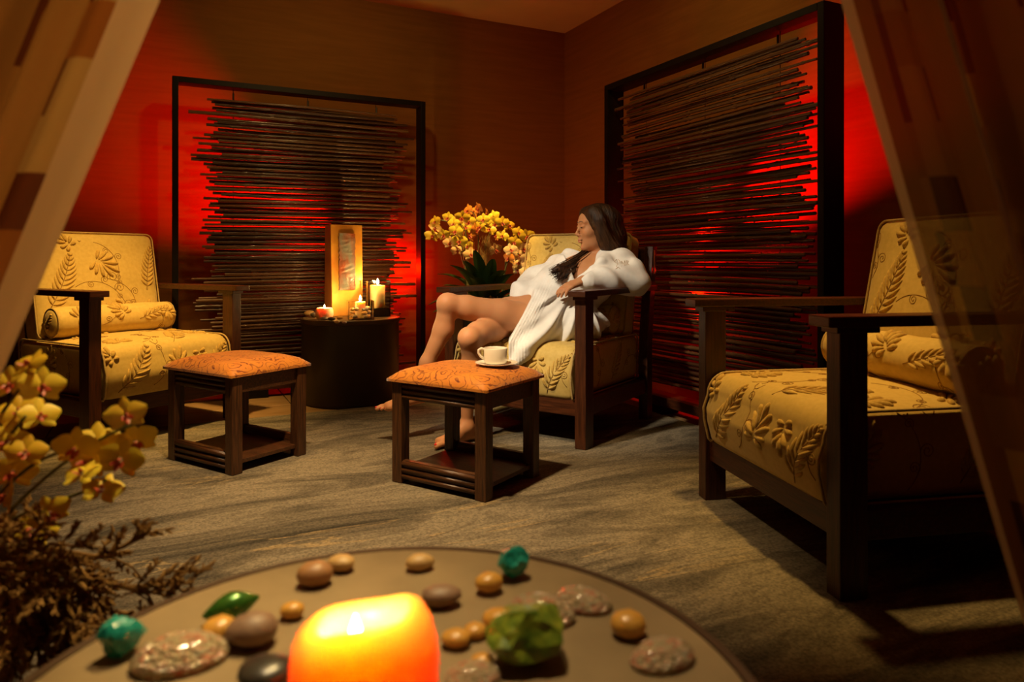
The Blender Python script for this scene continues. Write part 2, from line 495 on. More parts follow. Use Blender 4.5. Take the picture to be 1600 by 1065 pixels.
class SDF:
    def __init__(self, lo, hi, vox, bgv=.04):
        self.lo = np.array(lo, float); self.vox = vox; self.bg = bgv
        n = np.ceil((np.array(hi) - self.lo) / vox).astype(int) + 1
        self.ax = [(self.lo[i] + vox * np.arange(n[i])).astype(np.float32) for i in range(3)]
        self.D = np.full(tuple(n), bgv, np.float32)

    def block(self, lo, hi):
        sl = []
        for i in range(3):
            a = int(max(0, math.floor((lo[i] - self.lo[i]) / self.vox))); b = int(min(len(self.ax[i]), math.ceil((hi[i] - self.lo[i]) / self.vox) + 1))
            if b <= a: return None
            sl.append(slice(a, b))
        return tuple(sl), np.ix_(*[np.arange(s.start, s.stop) for s in sl])

    def grid(self, sl):
        return (self.ax[0][sl[0]][:, None, None], self.ax[1][sl[1]][None, :, None], self.ax[2][sl[2]][None, None, :])

    def put(self, fn, lo, hi, k=.02, sub=False):
        m = self.bg + k
        r = self.block(np.array(lo) - (0 if sub else m), np.array(hi) + (0 if sub else m))
        if r is None: return
        sl = r[0]; d = fn(*self.grid(sl)).astype(np.float32); a = self.D[sl]
        if sub:
            d = -d
            if k > 0:
                h = np.maximum(k - np.abs(a - d), 0) / k
                self.D[sl] = np.maximum(a, d) + h * h * k * .25
            else: self.D[sl] = np.maximum(a, d)
        else:
            if k > 0:
                h = np.maximum(k - np.abs(a - d), 0) / k
                self.D[sl] = np.minimum(a, d) - h * h * k * .25
            else: self.D[sl] = np.minimum(a, d)

    def cone(self, a, b, ra, rb, k=.02):
        a = np.array(a, float); b = np.array(b, float); ba = b - a; bb = max(ba @ ba, 1e-12)

        def fn(X, Y, Z):
            h = np.clip(((X - a[0]) * ba[0] + (Y - a[1]) * ba[1] + (Z - a[2]) * ba[2]) / bb, 0, 1)
            return np.sqrt((X - a[0] - h * ba[0]) ** 2 + (Y - a[1] - h * ba[1]) ** 2 + (Z - a[2] - h * ba[2]) ** 2) - (ra + (rb - ra) * h)
        R = max(ra, rb)
        self.put(fn, np.minimum(a, b) - R, np.maximum(a, b) + R, k)

    def chain(self, pts, radii, k=.02):
        for i in range(len(pts) - 1): self.cone(pts[i], pts[i + 1], radii[i], radii[i + 1], k)

    def limb(self, pts, radii, k_in=.03, k_out=.006, balls=()):
        pts = [np.array(q, float) for q in pts]
        segs = [(pts[i], pts[i + 1], radii[i], radii[i + 1]) for i in range(len(pts) - 1)] + [(np.array(c, float), np.array(c, float) + 1e-4, r, r) for c, r in balls]

        def fn(X, Y, Z):
            d = None
            for a, b, ra, rb in segs:
                ba = b - a; bb = max(ba @ ba, 1e-12)
                h = np.clip(((X - a[0]) * ba[0] + (Y - a[1]) * ba[1] + (Z - a[2]) * ba[2]) / bb, 0, 1)
                e = np.sqrt((X - a[0] - h * ba[0]) ** 2 + (Y - a[1] - h * ba[1]) ** 2 + (Z - a[2] - h * ba[2]) ** 2) - (ra + (rb - ra) * h)
                if d is None: d = e
                else:
                    w = np.maximum(k_in - np.abs(d - e), 0) / k_in
                    d = np.minimum(d, e) - w * w * k_in * .25
            return d
        R = max(max(q[2], q[3]) for q in segs)
        al = np.array([q[0] for q in segs] + [q[1] for q in segs])
        self.put(fn, al.min(0) - R, al.max(0) + R, k_out)

    def ell(self, c, r, axes=None, k=.02, sub=False):
        c = np.array(c, float); r = np.array(r, float)
        A = np.eye(3) if axes is None else np.array(axes, float)

        def fn(X, Y, Z):
            x, y, z = X - c[0], Y - c[1], Z - c[2]
            q = [x * A[i][0] + y * A[i][1] + z * A[i][2] for i in range(3)]
            k0 = np.sqrt(sum((q[i] / r[i]) ** 2 for i in range(3)))
            k1 = np.sqrt(sum((q[i] / r[i] ** 2) ** 2 for i in range(3))) + 1e-9
            return k0 * (k0 - 1) / k1
        R = r.max()
        self.put(fn, c - R, c + R, k, sub)

    def displace(self, fn):
        X, Y, Z = self.grid((slice(None),) * 3)
        self.D += np.where(np.abs(self.D) < self.bg * .9, fn(X, Y, Z), 0).astype(np.float32)

    def mesh(self, name, m, smooth_it=0):
        G = openvdb.FloatGrid(self.bg); G.copyFromArray(np.clip(self.D, -self.bg, self.bg))
        p, q = G.convertToQuads(0.0)
        p = p * self.vox + self.lo
        me = bpy.data.meshes.new(name)
        t = p[q[:, 0]], p[q[:, 1]], p[q[:, 2]]
        vol = (np.cross(t[0], t[1]) * t[2]).sum()
        if vol < 0: q = q[:, ::-1]
        me.from_pydata(p.tolist(), [], q.tolist())
        me.materials.append(m)
        if smooth_it:
            bm = bmesh.new(); bm.from_mesh(me)
            for _ in range(smooth_it): bmesh.ops.smooth_vert(bm, verts=bm.verts, factor=.5, use_axis_x=True, use_axis_y=True, use_axis_z=True)
            bm.to_mesh(me); bm.free()
        me.polygons.foreach_set('use_smooth', [True] * len(me.polygons))
        me.update()
        return me


def bvh_of(me):
    bm = bmesh.new(); bm.from_mesh(me); t = BVHTree.FromBMesh(bm); bm.free(); return t


# ------------------------------------------------------------------ the setting
def quad_slab(name, corners, z0, z1, m, parent=None, bevel=0):
    b = MB(); n = len(corners)
    b.add([(c[0], c[1], z0) for c in corners] + [(c[0], c[1], z1) for c in corners],
          [tuple(range(n - 1, -1, -1)), tuple(range(n, 2 * n))] + [(i, (i + 1) % n, n + (i + 1) % n, n + i) for i in range(n)])
    return b.build(name, m, parent, bevel=bevel)


S1, T1 = 6.6, 5.4
floor = tag(quad_slab('floor', [room(0, 0), room(S1, 0), room(S1, T1), room(0, T1)], -.12, -.006, m_grout), kind='structure')
tile_mesh = None
for i in range(-4, 6):
    for j in range(2):
        tc_ = 2.25 - .3 - .6 * i
        if tc_ - .3 < 0 or tc_ + .3 > T1: continue
        c = room(.3 + .6 * j, tc_, -.003)
        if tile_mesh is None:
            b = MB(); b.box((0, 0, 0), (.594, .594, .006)); tile_mesh = b.mesh('tile', m_tile, bevel=.0015, segs=1)
        o = link('tile', tile_mesh, floor); o.location = c; o.rotation_euler = (0, 0, ANG)
quad = [room(1.2, 0), room(S1, 0), room(S1, T1), room(1.2, T1)]
sub = quad_slab('subfloor', quad, -.006, 0.0, m_tile, floor)
ceiling = tag(quad_slab('ceiling', [room(0, 0), room(S1, 0), room(S1, T1), room(0, T1)], CEIL, CEIL + .1, m_ceiling), kind='structure')
for nm, a0, a1, off in (('wall_left', (0, -.1), (0, T1 + .1), (-.1, 0)), ('wall_right', (0, 0), (S1, 0), (0, -.1)),
                        ('wall_back', (S1, 0), (S1, T1), (.1, 0)), ('wall_side', (0, T1), (S1, T1), (0, .1))):
    cs = [room(*a0), room(*a1), room(a1[0] + off[0], a1[1] + off[1]), room(a0[0] + off[0], a0[1] + off[1])]
    tag(quad_slab(nm, cs, 0, CEIL, m_wall), kind='structure')

# carpet
cl = [(-T1 + .5, -4.6), (-.47, -4.6), (-.47, 0), (-T1 + .5, 0)]
cpm = MB()
cpm.add([(x, y, 0) for x, y in cl] + [(x, y, .012) for x, y in cl], [(3, 2, 1, 0), (4, 5, 6, 7), (0, 1, 5, 4), (1, 2, 6, 5), (2, 3, 7, 6), (3, 0, 4, 7)])
carpet = cpm.build('carpet', m_carpet, bevel=.004)
carpet.location = room(.935, 0, 0); carpet.rotation_euler = (0, 0, ANG)
tag(carpet, 'taupe and beige streaked carpet covering the floor under the seats', 'carpet')
CZ = .012

# ------------------------------------------------------------------ tall frames with hanging bamboo


def display_frame(name, origin, rz, width, top, depth, label):
    """local x along the frame, local -y faces the room, origin at floor, left end, front face"""
    f = empty(name, origin, rz, label, 'frame', 'dark frames around the bamboo screens')
    w = .034
    part_box('post', (w / 2, depth / 2, top / 2), (w, depth, top), m_frame, f, .003)
    part_box('post', (width - w / 2, depth / 2, top / 2), (w, depth, top), m_frame, f, .003)
    part_box('top_board', (width / 2, depth / 2, top - .017), (width - 2 * w, depth, .034), m_frame, f, .002)
    part_box('bottom_board', (width / 2, depth / 2, .075), (width - 2 * w, depth, .05), m_wood_h, f, .002)
    part_box('foot_block', (width * .3, depth / 2, .025), (.14, depth, .05), m_frame, f, .002)
    part_box('foot_block', (width * .7, depth / 2, .025), (.14, depth, .05), m_frame, f, .002)
    return f


CANES = []
crnd = random.Random(21)
for k in range(7):
    L_, n = 1.0, 9
    b = MB(); pts = []; rad = []
    x = 0.0
    nodes = sorted(crnd.uniform(.04, .96) for _ in range(crnd.randint(5, 8)))
    st_ = [(0, 1.0)]
    for q in nodes: st_ += [(q - .006, 1.0), (q, 1.34), (q + .006, 1.0)]
    st_.append((1, .94))
    ph = crnd.uniform(0, 6)
    for u, r in st_:
        pts.append((u - .5, .004 * math.sin(u * 5 + ph), .004 * math.sin(u * 4 + ph * 2))); rad.append(.5 * r)
    # unit cane: length 1 on x, diameter 1 on y and z
    vs = []; fs = []; S = 6
    for (u, y_, z_), r in zip(pts, rad):
        for q in range(S):
            a = 2 * PI * q / S + .3
            vs.append((u, y_ * 60 + r * math.cos(a), z_ * 60 + r * math.sin(a)))
    for i in range(len(pts) - 1):
        for q in range(S):
            fs.append((i * S + q, i * S + (q + 1) % S, (i + 1) * S + (q + 1) % S, (i + 1) * S + q))
    fs.append(tuple(range(S - 1, -1, -1))); fs.append(tuple((len(pts) - 1) * S + q for q in range(S)))
    b.add(vs, fs)
    CANES.append(b.mesh('bamboo_cane', m_bamboo if k % 2 else m_bamboo2, smooth=True))


def bamboo_screen(origin, rz, x0, x1, z0, z1, ytop, label, seed, longs, xmax):
    """canes hung one below the other; local x along the wall, origin on the floor"""
    r = random.Random(seed)
    s = empty('bamboo_screen', origin, rz, label, 'screen', 'hanging bamboo screens')
    z = z1; i = 0
    while z > z0:
        d = r.uniform(.013, .023)
        a = x0 + r.gauss(0, .042); c = x1 + r.gauss(0, .042)
        if r.random() < .13: a -= r.uniform(.05, longs)
        if r.random() < .13: c += r.uniform(.05, longs)
        if r.random() < .12: a += r.uniform(.03, .08)
        if r.random() < .12: c -= r.uniform(.03, .08)
        a = max(a, .045); c = min(c, xmax)
        o = link('bamboo_cane', CANES[r.randrange(7)], s)
        o.location = ((a + c) / 2, (.012 if i % 2 else -.010) + r.uniform(-.003, .003), z - d / 2)
        o.scale = (c - a, d, d)
        o.rotation_euler = (r.uniform(0, 6.3) * 0, r.gauss(0, .0032), 0)
        # a second, shorter length behind or in front of the row, as the canes come in pieces
        z -= d * r.uniform(.62, .88) + (.007 if r.random() < .14 else 0)
        i += 1
    for fx in (.12, .5, .88):
        b = MB(); b.tube([(x0 + (x1 - x0) * fx, .014, z0 - .01), (x0 + (x1 - x0) * fx, .014, ytop)], .0022, 5)
        b.build('hanging_wire', m_wire, s)
        b = MB(); b.tube([(x0 + (x1 - x0) * fx, 0, z1 - .005), (x0 + (x1 - x0) * fx, 0, z1 + .04)], .006, 6)
        b.build('wire_ferrule', m_wire, s)
    return s


FT = 1.957
# left: x runs along UL; rz = ANG turns local +x to UL and local -y to UR (into the room)
DL = .105
display_frame('display_frame', room(.33, 2.89), ANG, 1.58, FT, DL, 'tall dark frame around the bamboo screen behind the round side table')
bamboo_screen(room(.33 - DL / 2, 2.89), ANG, .20, 1.39, .15, 1.855, FT - .034,
              'dark bamboo canes hung in the frame behind the round side table', 3, .10, 1.535)
# right: local +x must run along UR, local -y to -UL (into the room)
RZ = ANG - PI / 2
DR = .125
display_frame('display_frame', room(1.25, .45), RZ, 1.645, FT, DR, 'tall dark frame around the bamboo screen behind the seated woman')
bamboo_screen(room(1.25, .45 - DR / 2), RZ, .17, 1.50, .17, 1.865, FT - .034,
              'dark bamboo canes hung in the frame behind the seated woman', 11, .10, 1.60)


def red_uplight(loc, wall, target, power, angle, label, spill, spill_at):
    """small spotlight can on a wall bracket, shining up the wall behind the bamboo"""
    loc = Vector(loc)
    u = empty('red_uplight', loc, 0, label, 'lamp', 'red uplights behind the bamboo')
    d = (Vector(target) - loc).normalized()
    w = Vector(wall) - loc
    b = MB(); b.tube([-d * .05, w * .5 - Vector((0, 0, .04)), w - Vector((0, 0, .04))], .006, 8); b.build('bracket', m_can, u)
    b = MB(); b.tube([w * .93 - Vector((0, 0, .04)), w - Vector((0, 0, .04))], .028, 14); b.build('wall_plate', m_can, u)
    b = MB(); b.tube([-d * .085, -d * .015], .028, 14); b.build('can', m_can, u)
    lamp = spot('red_uplight_lamp', loc, target, power, RED, angle, 1.0, .02)
    p = bpy.data.lights.new('red_uplight_spill', 'POINT'); p.energy = spill; p.color = RED; p.shadow_soft_size = .03
    po = bpy.data.objects.new('red_uplight_spill', p); col.objects.link(po); po.location = Vector(spill_at)
    return u


red_uplight(room(.185, 1.60, .80), room(0, 1.60, .80), room(0, 2.68, 1.42), 230, 52, 'small black lamp glowing red behind the bamboo by the side table', 2.6, room(.09, 1.42, .80))
red_uplight(room(1.70, .24, .76), room(1.70, 0, .76), room(2.55, 0, 1.50), 140, 46, 'small black lamp glowing red behind the bamboo beside the woman', 2.4, room(1.70, .10, .80))

# ------------------------------------------------------------------ round drum tables
TZ = .51


def drum_table(loc, r, label, grp):
    t = empty('drum_table', loc, 0, label, 'table', grp)
    h = TZ - loc[2]
    b = MB(); b.lathe([(r - .012, 0), (r - .012, .012), (r - .004, .018), (r - .004, h - .03), (r - .002, h - .026)], 72)
    b.build('drum', m_drum, t, smooth=False)
    me = t.children[0].data
    for p in me.polygons: p.use_smooth = abs(p.normal.z) < .5
    b = MB(); b.lathe([(r, h - .026), (r + .002, h - .022), (r + .002, h - .004), (r, h - .001), (r - .009, h - .001), (r - .009, h - .02)], 72, closed=False)
    o = b.build('rim', m_rim, t)
    b = MB(); b.lathe([(r - .010, h - .02), (r - .010, h - .003), (r - .013, h)], 72)
    o = b.build('stone_top', m_stone_top, t)
    return t


DRUM = room(.63, 1.90)
drum_table((DRUM.x, DRUM.y, 0), .297, 'dark drum table with pale stone top, in front of the bamboo', 'round drum side tables')
FTAB = Vector((-.105, .568, 0))
drum_table((FTAB.x, FTAB.y, CZ), .316, 'round stone-topped drum table strewn with stones and shells around an orange candle', 'round drum side tables')

# ------------------------------------------------------------------ candles


def flame(parent, c, h, power, colr=(1, .55, .18), size=.012):
    b = MB()
    prof = [(.0005, 0), (.10, .08), (.17, .22), (.19, .36), (.15, .55), (.08, .78), (.003, 1.0)]
    b.lathe([(r * h * 1.1, z * h) for r, z in prof], 12, c)
    b.build('flame', m_flame, parent, smooth=True)
    b = MB(); b.tube([(c[0], c[1], c[2] - .012), (c[0] + .001, c[1], c[2] + h * .2)], .0014, 5); b.build('wick', m_wick, parent)
    d = bpy.data.lights.new('candle_light', 'POINT'); d.energy = power; d.color = colr; d.shadow_soft_size = size
    o = bpy.data.objects.new('candle_light', d); col.objects.link(o); o.parent = parent
    o.location = (c[0], c[1], c[2] + h * .55)
    return o


def pillar(parent, c, r, h, m, seg=32, wob=None, well=.006):
    b = MB()
    b.lathe([(r * .96, 0), (r, .004), (r, h - .005), (r * .97, h), (r * .86, h - .001), (r * .75, h - well), (r * .02, h - well - .001)], seg, c, wob=wob)
    return b.build('wax_body', m, parent, smooth=True)


# tall candle in a square glass on a black plinth
c0 = at_depth(590, 494, 4.42); c0.z = TZ
hl = empty('hurricane_candle', c0, .35, 'ivory pillar candle in a tall square glass on a black block', 'candle')
part_box('plinth', (0, 0, .026), (.122, .122, .052), m_black, hl, .003)
for k in range(4):
    R = Matrix.Rotation(k * PI / 2, 4, 'Z')
    b = MB(); b.box((0, .066, .112), (.135, .004, .224)); o = b.build('glass_pane', m_glass, hl, bevel=.001, segs=1); o.matrix_local = R
pillar(hl, (0, 0, .052), .046, .142, m_wax_ivory)
flame(hl, (0, 0, .198), .040, 2.2)

# glass dish of pebbles with a candle
c1 = at_depth(563, 498, 4.20); c1.z = TZ
gd = empty('pebble_candle_dish', c1, .30, 'clear square glass dish holding pebbles around a lit candle', 'candle holder')
for k in range(4):
    R = Matrix.Rotation(k * PI / 2, 4, 'Z')
    b = MB(); b.box((0, .072, .056), (.148, .004, .112)); o = b.build('glass_pane', m_glass, gd, bevel=.001, segs=1); o.matrix_local = R
part_box('glass_base', (0, 0, .003), (.140, .140, .006), m_glass, gd, .001)
dc = empty('votive_candle', (c1.x, c1.y, TZ + .006), 0, 'ivory candle standing among the pebbles in the glass dish', 'candle')
pillar(dc, (0, 0, 0), .030, .098, m_wax_ivory)
flame(dc, (0, 0, .102), .036, 1.4)

# pebble shapes
PEB = []
prnd = random.Random(5)


def pebble_mesh(name, m, rough=0.0, sub_=2, seed=0, smooth=True):
    r = random.Random(seed)
    bm = bmesh.new(); bmesh.ops.create_icosphere(bm, subdivisions=sub_, radius=1)
    ph = [r.uniform(0, 6.28) for _ in range(6)]
    planes = []
    if rough:
        for _ in range(12):
            n = Vector((r.gauss(0, 1), r.gauss(0, 1), r.gauss(0, 1))).normalized(); planes.append((n, r.uniform(.62, .9)))
    for v in bm.verts:
        p = v.co
        if rough:
            for n, dd in planes:
                e = p.dot(n) - dd
                if e > 0: v.co = p = p - n * e
            v.co += Vector((r.gauss(0, 1), r.gauss(0, 1), r.gauss(0, 1))) * rough * .03
        else:
            v.co *= 1 + .07 * math.sin(2 * p.x + ph[0]) + .06 * math.sin(2.4 * p.y + ph[1]) + .04 * math.sin(3 * p.z + ph[2])
    me = bpy.data.meshes.new(name); bm.to_mesh(me); bm.free(); me.materials.append(m)
    if smooth: me.polygons.foreach_set('use_smooth', [True] * len(me.polygons))
    return me


m_peb = {
    'grey': mat('grey_pebble', (.17, .135, .10), (.24, .19, .14), .5, scale=3),
    'tan': mat('tan_pebble', (.50, .30, .11), (.58, .37, .15), .45, scale=3),
    'amber': mat('amber_pebble', (.55, .27, .04), (.66, .35, .07), .35, scale=3, coat=.2),
    'mauve': mat('mauve_brown_pebble', (.20, .115, .075), (.27, .16, .10), .5, scale=3),
    'dark': mat('dark_pebble', (.03, .026, .022), (.05, .04, .03), .3, scale=3),
    'teal': mat('teal_rock', (.01, .22, .19), (.03, .36, .30), .25, scale=4, coat=.4),
    'green': mat('green_rock', (.07, .15, .018), (.24, .30, .03), .30, scale=3, coat=.3),
    'iris': mat('iridescent_green_stone', (.02, .12, .02), (.08, .20, .025), .25, metal=.4, scale=5, coat=.4),
    'terracotta': mat('reddish_brown_pebble', (.32, .15, .06), (.38, .19, .08), .45, scale=3),
}
PM = {k: [pebble_mesh('pebble', m, 0, 2, 10 * i + j) for j in range(2)] for i, (k, m) in enumerate(m_peb.items()) if k not in ('teal', 'green', 'iris')}
for k in range(34):
    kk = prnd.choice(['grey', 'tan', 'grey', 'mauve', 'tan', 'amber'])
    o = link('pebble', prnd.choice(PM[kk]))
    while True:
        x, y = prnd.uniform(-.053, .053), prnd.uniform(-.053, .053)
        if math.hypot(x, y) > .044: break
    lay = k // 12
    o.location = (c1.x + x * math.cos(.3) - y * math.sin(.3), c1.y + x * math.sin(.3) + y * math.cos(.3), TZ + .018 + .022 * lay)
    o.scale = (prnd.uniform(.013, .017), prnd.uniform(.011, .014), prnd.uniform(.010, .012)); o.rotation_euler = (0, 0, prnd.uniform(0, 3))
    tag(o, 'small smooth pebble piled inside the square glass dish', 'pebble', 'pebbles in the glass dish')

# squat salmon candle
c2 = at_depth(507, 494, 4.17); c2.z = TZ
rc = empty('squat_candle', c2, 0, 'squat rounded salmon pink candle burning beside the pebble dish', 'candle')
b = MB(); b.lathe([(.036, 0), (.047, .012), (.053, .032), (.051, .055), (.045, .068), (.041, .070), (.035, .066), (.025, .060), (.002, .058)], 28)
b.build('wax_body', m_wax_pink, rc, smooth=True)
flame(rc, (0, 0, .064), .026, .8)

# loose pebbles on the side table
for (px, py, w, kk, lb) in ((484, 491, 17, 'tan', 'tan pebble at the rim of the side table'), (492, 494, 18, 'grey', 'grey speckled pebble in front of the salmon candle'),
                            (518, 499, 13, 'dark', 'near-black pebble beside the salmon candle'), (507, 499, 15, 'grey', 'grey flat pebble at the foot of the salmon candle'),
                            (531, 497, 11, 'amber', 'amber pebble between the salmon candle and the glass dish'), (527, 503, 10, 'tan', 'tiny pale pebble on the side table'),
                            (538, 504, 8, 'mauve', 'brown pebble in front of the copper fountain')):
    p = on_height(px, py + 2, TZ)
    o = link('pebble', PM[kk][0]); r = w * p.y / 1100 / 2
    o.scale = (r, r * .8, r * .5); o.location = (p.x, p.y, TZ + r * .5); o.rotation_euler = (0, 0, px)
    tag(o, lb, 'pebble', 'pebbles on the side table')

# copper tabletop fountain with a slate face
c3 = at_depth(537, 490, 4.47); c3.z = TZ
fo = empty('copper_fountain', c3, math.radians(36), 'tall golden copper tabletop fountain with a ragged slate panel', 'fountain')
b = MB(); b.box((0, 0, .288), (.205, .13, .572), taper=(1.03, .72))
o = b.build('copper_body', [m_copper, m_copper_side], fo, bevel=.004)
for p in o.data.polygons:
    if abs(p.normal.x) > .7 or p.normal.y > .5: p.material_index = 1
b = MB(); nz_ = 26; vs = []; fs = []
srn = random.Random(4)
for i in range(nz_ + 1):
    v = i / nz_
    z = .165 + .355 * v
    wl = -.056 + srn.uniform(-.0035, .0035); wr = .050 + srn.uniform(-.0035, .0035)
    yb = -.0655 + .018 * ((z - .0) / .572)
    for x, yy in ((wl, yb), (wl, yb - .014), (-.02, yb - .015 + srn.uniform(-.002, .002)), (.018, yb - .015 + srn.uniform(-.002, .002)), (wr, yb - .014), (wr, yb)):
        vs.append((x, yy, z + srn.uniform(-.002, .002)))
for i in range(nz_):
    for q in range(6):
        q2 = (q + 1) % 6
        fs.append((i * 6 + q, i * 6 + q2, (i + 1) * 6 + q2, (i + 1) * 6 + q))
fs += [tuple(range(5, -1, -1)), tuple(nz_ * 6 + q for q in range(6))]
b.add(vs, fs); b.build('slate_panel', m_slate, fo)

# ------------------------------------------------------------------ foreground candle, stones and shells
fc = empty('large_candle', (FTAB.x - .007, .535, TZ), 0, 'large glowing orange pillar candle with a melted uneven rim', 'candle')


def melt(r, z, a):
    if z > .068:
        z = z + .007 * math.sin(a + 2.2) * (z - .068) / .02 + .002 * math.sin(3 * a) * (z - .068) / .02
    return r * (1 + .012 * math.sin(2 * a + 1) + .008 * math.sin(5 * a)), z


b = MB()
b.lathe([(.050, 0), (.0535, .004), (.0550, .03), (.0550, .055), (.0535, .068), (.050, .079), (.044, .087), (.038, .090), (.033, .088), (.030, .080), (.029, .066), (.026, .052), (.002, .048)], 48, wob=melt)
b.build('wax_body', m_wax_orange, fc, smooth=True)
flame(fc, (-.006, -.004, .066), .026, .62, (1, .56, .16), .006)

m_shellrim = m_abalone
shell = MB()
shell.lathe([(.96, .03), (1.0, .16), (.97, .30), (.86, .52), (.64, .74), (.36, .88), (.02, .92)], 28, wob=lambda r, z, a: (r * (1 + .05 * math.sin(a * 2 + .6)), z + .04 * math.sin(7 * a) * r))
shell_mesh = shell.mesh('abalone_shell', m_abalone, smooth=True)
STN = [
    (488, 918, 62, 'terracotta', .55, 'reddish brown pebble behind the large orange candle'),
    (533, 895, 46, 'tan', .52, 'small tan pebble beside the reddish brown one'),
    (656, 893, 46, 'tan', .52, 'pale tan pebble near the back rim of the stone table'),
    (690, 952, 62, 'mauve', .5, 'mauve brown pebble at the right of the large candle'),
    (762, 930, 50, 'amber', .62, 'amber pebble touching the teal rock'),
    (335, 1008, 62, 'amber', .6, 'amber pebble in front of the iridescent green stone'),
    (383, 1018, 80, 'mauve', .62, 'large mauve grey pebble beside the iridescent green stone'),
    (452, 970, 42, 'amber', .6, 'ochre pebble half hidden by the large candle'),
    (410, 1085, 96, 'dark', .45, 'dark flat stone at the left foot of the large candle'),
    (710, 1015, 52, 'amber', .5, 'amber pebble close to the right side of the large candle'),
    (741, 1000, 42, 'amber', .5, 'amber pebble in the middle of a row of three'),
    (778, 990, 60, 'amber', .55, 'amber pebble lying against the green rock'),
    (983, 1000, 64, 'amber', .6, 'round brown amber pebble between two abalone shells'),
    (752, 1046, 40, 'amber', .5, 'small ochre pebble in front of the green rock'),
]
for (px, py, w, kk, fl, lb) in STN:
    p = on_height(px, py, TZ); r = w * p.y / 1100 / 2
    o = link('pebble', PM[kk][px % 2]); o.scale = (r, r * .82, r * fl); o.rotation_euler = (0, 0, (px % 7) * .13 - .4)
    o.location = (p.x, p.y + r * .5, TZ + r * fl * .97)
    tag(o, lb, 'pebble', 'stones on the stone table')
for (px, py, w, kk, fl, rz, sd, lb) in ((800, 908, 50, 'teal', .95, .3, 31, 'small teal rock behind the abalone shells'), (178, 1032, 64, 'teal', 1.0, .8, 32, 'turquoise rock near the left rim of the stone table'),
                                        (828, 1052, 118, 'green', .62, .2, 33, 'large faceted green rock in front of the pearly shell')):
    p = on_height(px, py, TZ); r = w * p.y / 1100 / 2
    o = link('rock', pebble_mesh('rock', m_peb[kk], 1.0, 3, sd, False)); r *= 1.28 if kk == 'green' else 1.12; o.scale = (r, r * .85, r * fl); o.rotation_euler = (0, 0, rz)
    zmin = min(v.co.z for v in o.data.vertices)
    o.location = (p.x, p.y + r * .55, TZ - zmin * r * fl)
    tag(o, lb, 'rock', 'stones on the stone table')
# leaf-shaped iridescent stone
p = on_height(356, 972, TZ); r = 84 * p.y / 1100 / 2
o = link('polished_stone', pebble_mesh('polished_stone', m_peb['iris'], 0, 3, 3))
for v in o.data.vertices:
    k = 1 - .55 * abs(v.co.x) ** 1.5
    v.co.y *= k; v.co.z *= k
o.scale = (r * 1.05, r * .55, r * .5); o.rotation_euler = (0, -.12, .55); o.location = (p.x, p.y + r * .3, TZ + r * .48)
tag(o, 'shiny iridescent green leaf-shaped stone on the stone table', 'stone', 'stones on the stone table')
for (px, py, w, rz, lb) in ((268, 1050, 136, .2, 'abalone shell near the turquoise rock'), (846, 974, 104, -.5, 'pearly abalone shell behind the large green rock'),
                            (912, 955, 88, -.5, 'abalone shell beside the pearly one, nearest the back rim'), (1040, 1045, 104, .3, 'abalone shell beside the round brown pebble'),
                            (738, 1072, 84, .1, 'abalone shell in front of the amber pebbles')):
    p = on_height(px, py, TZ); r = w * p.y / 1100 / 2
    r *= 1.06; o = link('abalone_shell', shell_mesh); o.scale = (r, r * .74, r * .66); o.rotation_euler = (0, 0, rz); o.location = (p.x, p.y + r * .4, TZ - .01 * r)
    tag(o, lb, 'shell', 'abalone shells on the stone table')

# ------------------------------------------------------------------ armchairs
HW, FY, BY = .375, -.355, .355
ARM = .715


def arc(cx, cz, r, a0, a1, n=6):
    return [(cx + r * math.cos(a0 + (a1 - a0) * i / n), cz + r * math.sin(a0 + (a1 - a0) * i / n)) for i in range(n + 1)]


def seat_profile():
    """closed loop in (y, z): soft waterfall front edge"""
    y0, y1, z0, z1 = -.400, .34, .215, .455
    p = []
    p += arc(y0 + .03, z0 + .02, .02, PI, 1.5 * PI, 3)
    p += [(y0 + .15 * i, z0) for i in range(1, 5)]
    p += arc(y1 - .03, z0 + .03, .03, 1.5 * PI, 2 * PI, 3)
    p += arc(y1 - .03, z1 - .03, .03, 0, .5 * PI, 3)
    p += [(y1 - .06 - (y1 - .06 - (y0 + .11)) * i / 9, z1) for i in range(1, 9)]
    p += arc(y0 + .085, z1 - .075, .075, .5 * PI, PI, 6)
    p += [(y0 - .006, z1 - .12), (y0 - .004, z1 - .16)]
    return p


def seat_cushion(parent):
    prof = seat_profile(); n = len(prof)
    cy = sum(p[0] for p in prof) / n; cz = sum(p[1] for p in prof) / n
    hw = .338
    xs = [-1, -.995, -.97, -.93] + [-.85 + 1.7 * i / 14 for i in range(15)] + [.93, .97, .995, 1]
    vs = []
    for x in xs:
        e = max(0, (abs(x) - .90) / .10); ins = .028 * (1 - math.sqrt(max(0, 1 - e * e)))
        for (y, z) in prof:
            dx = 1 - ins / .18
            zz = cz + (z - cz) * (1 - ins / .12); yy = cy + (y - cy) * (1 - ins / .37)
            if z > .40: zz += .020 * (1 - x * x) * (1 - min(1, abs(y + .05) / .36) ** 3)
            if y < -.39: yy -= .010 * (1 - x * x)
            vs.append((x * hw, yy, zz))
    fs = []
    for i in range(len(xs) - 1):
        for q in range(n):
            q2 = (q + 1) % n
            fs.append((i * n + q, i * n + q2, (i + 1) * n + q2, (i + 1) * n + q))
    fs.append(tuple(range(n))); fs.append(tuple((len(xs) - 1) * n + q for q in range(n)))
    b = MB(); b.add(vs, fs)
    o = b.build('seat_cushion', m_fabric, parent, smooth=True)
    for sx in (-1, 1):
        b = MB()
        loop = [(sx * (hw * .985), cy + (y - cy) * 1.006, cz + (z - cz) * 1.01) for (y, z) in prof]
        b.tube(loop + loop[:2], .0045, 6, caps=False)
        b.build('piping', m_piping, o, smooth=True)
    return o


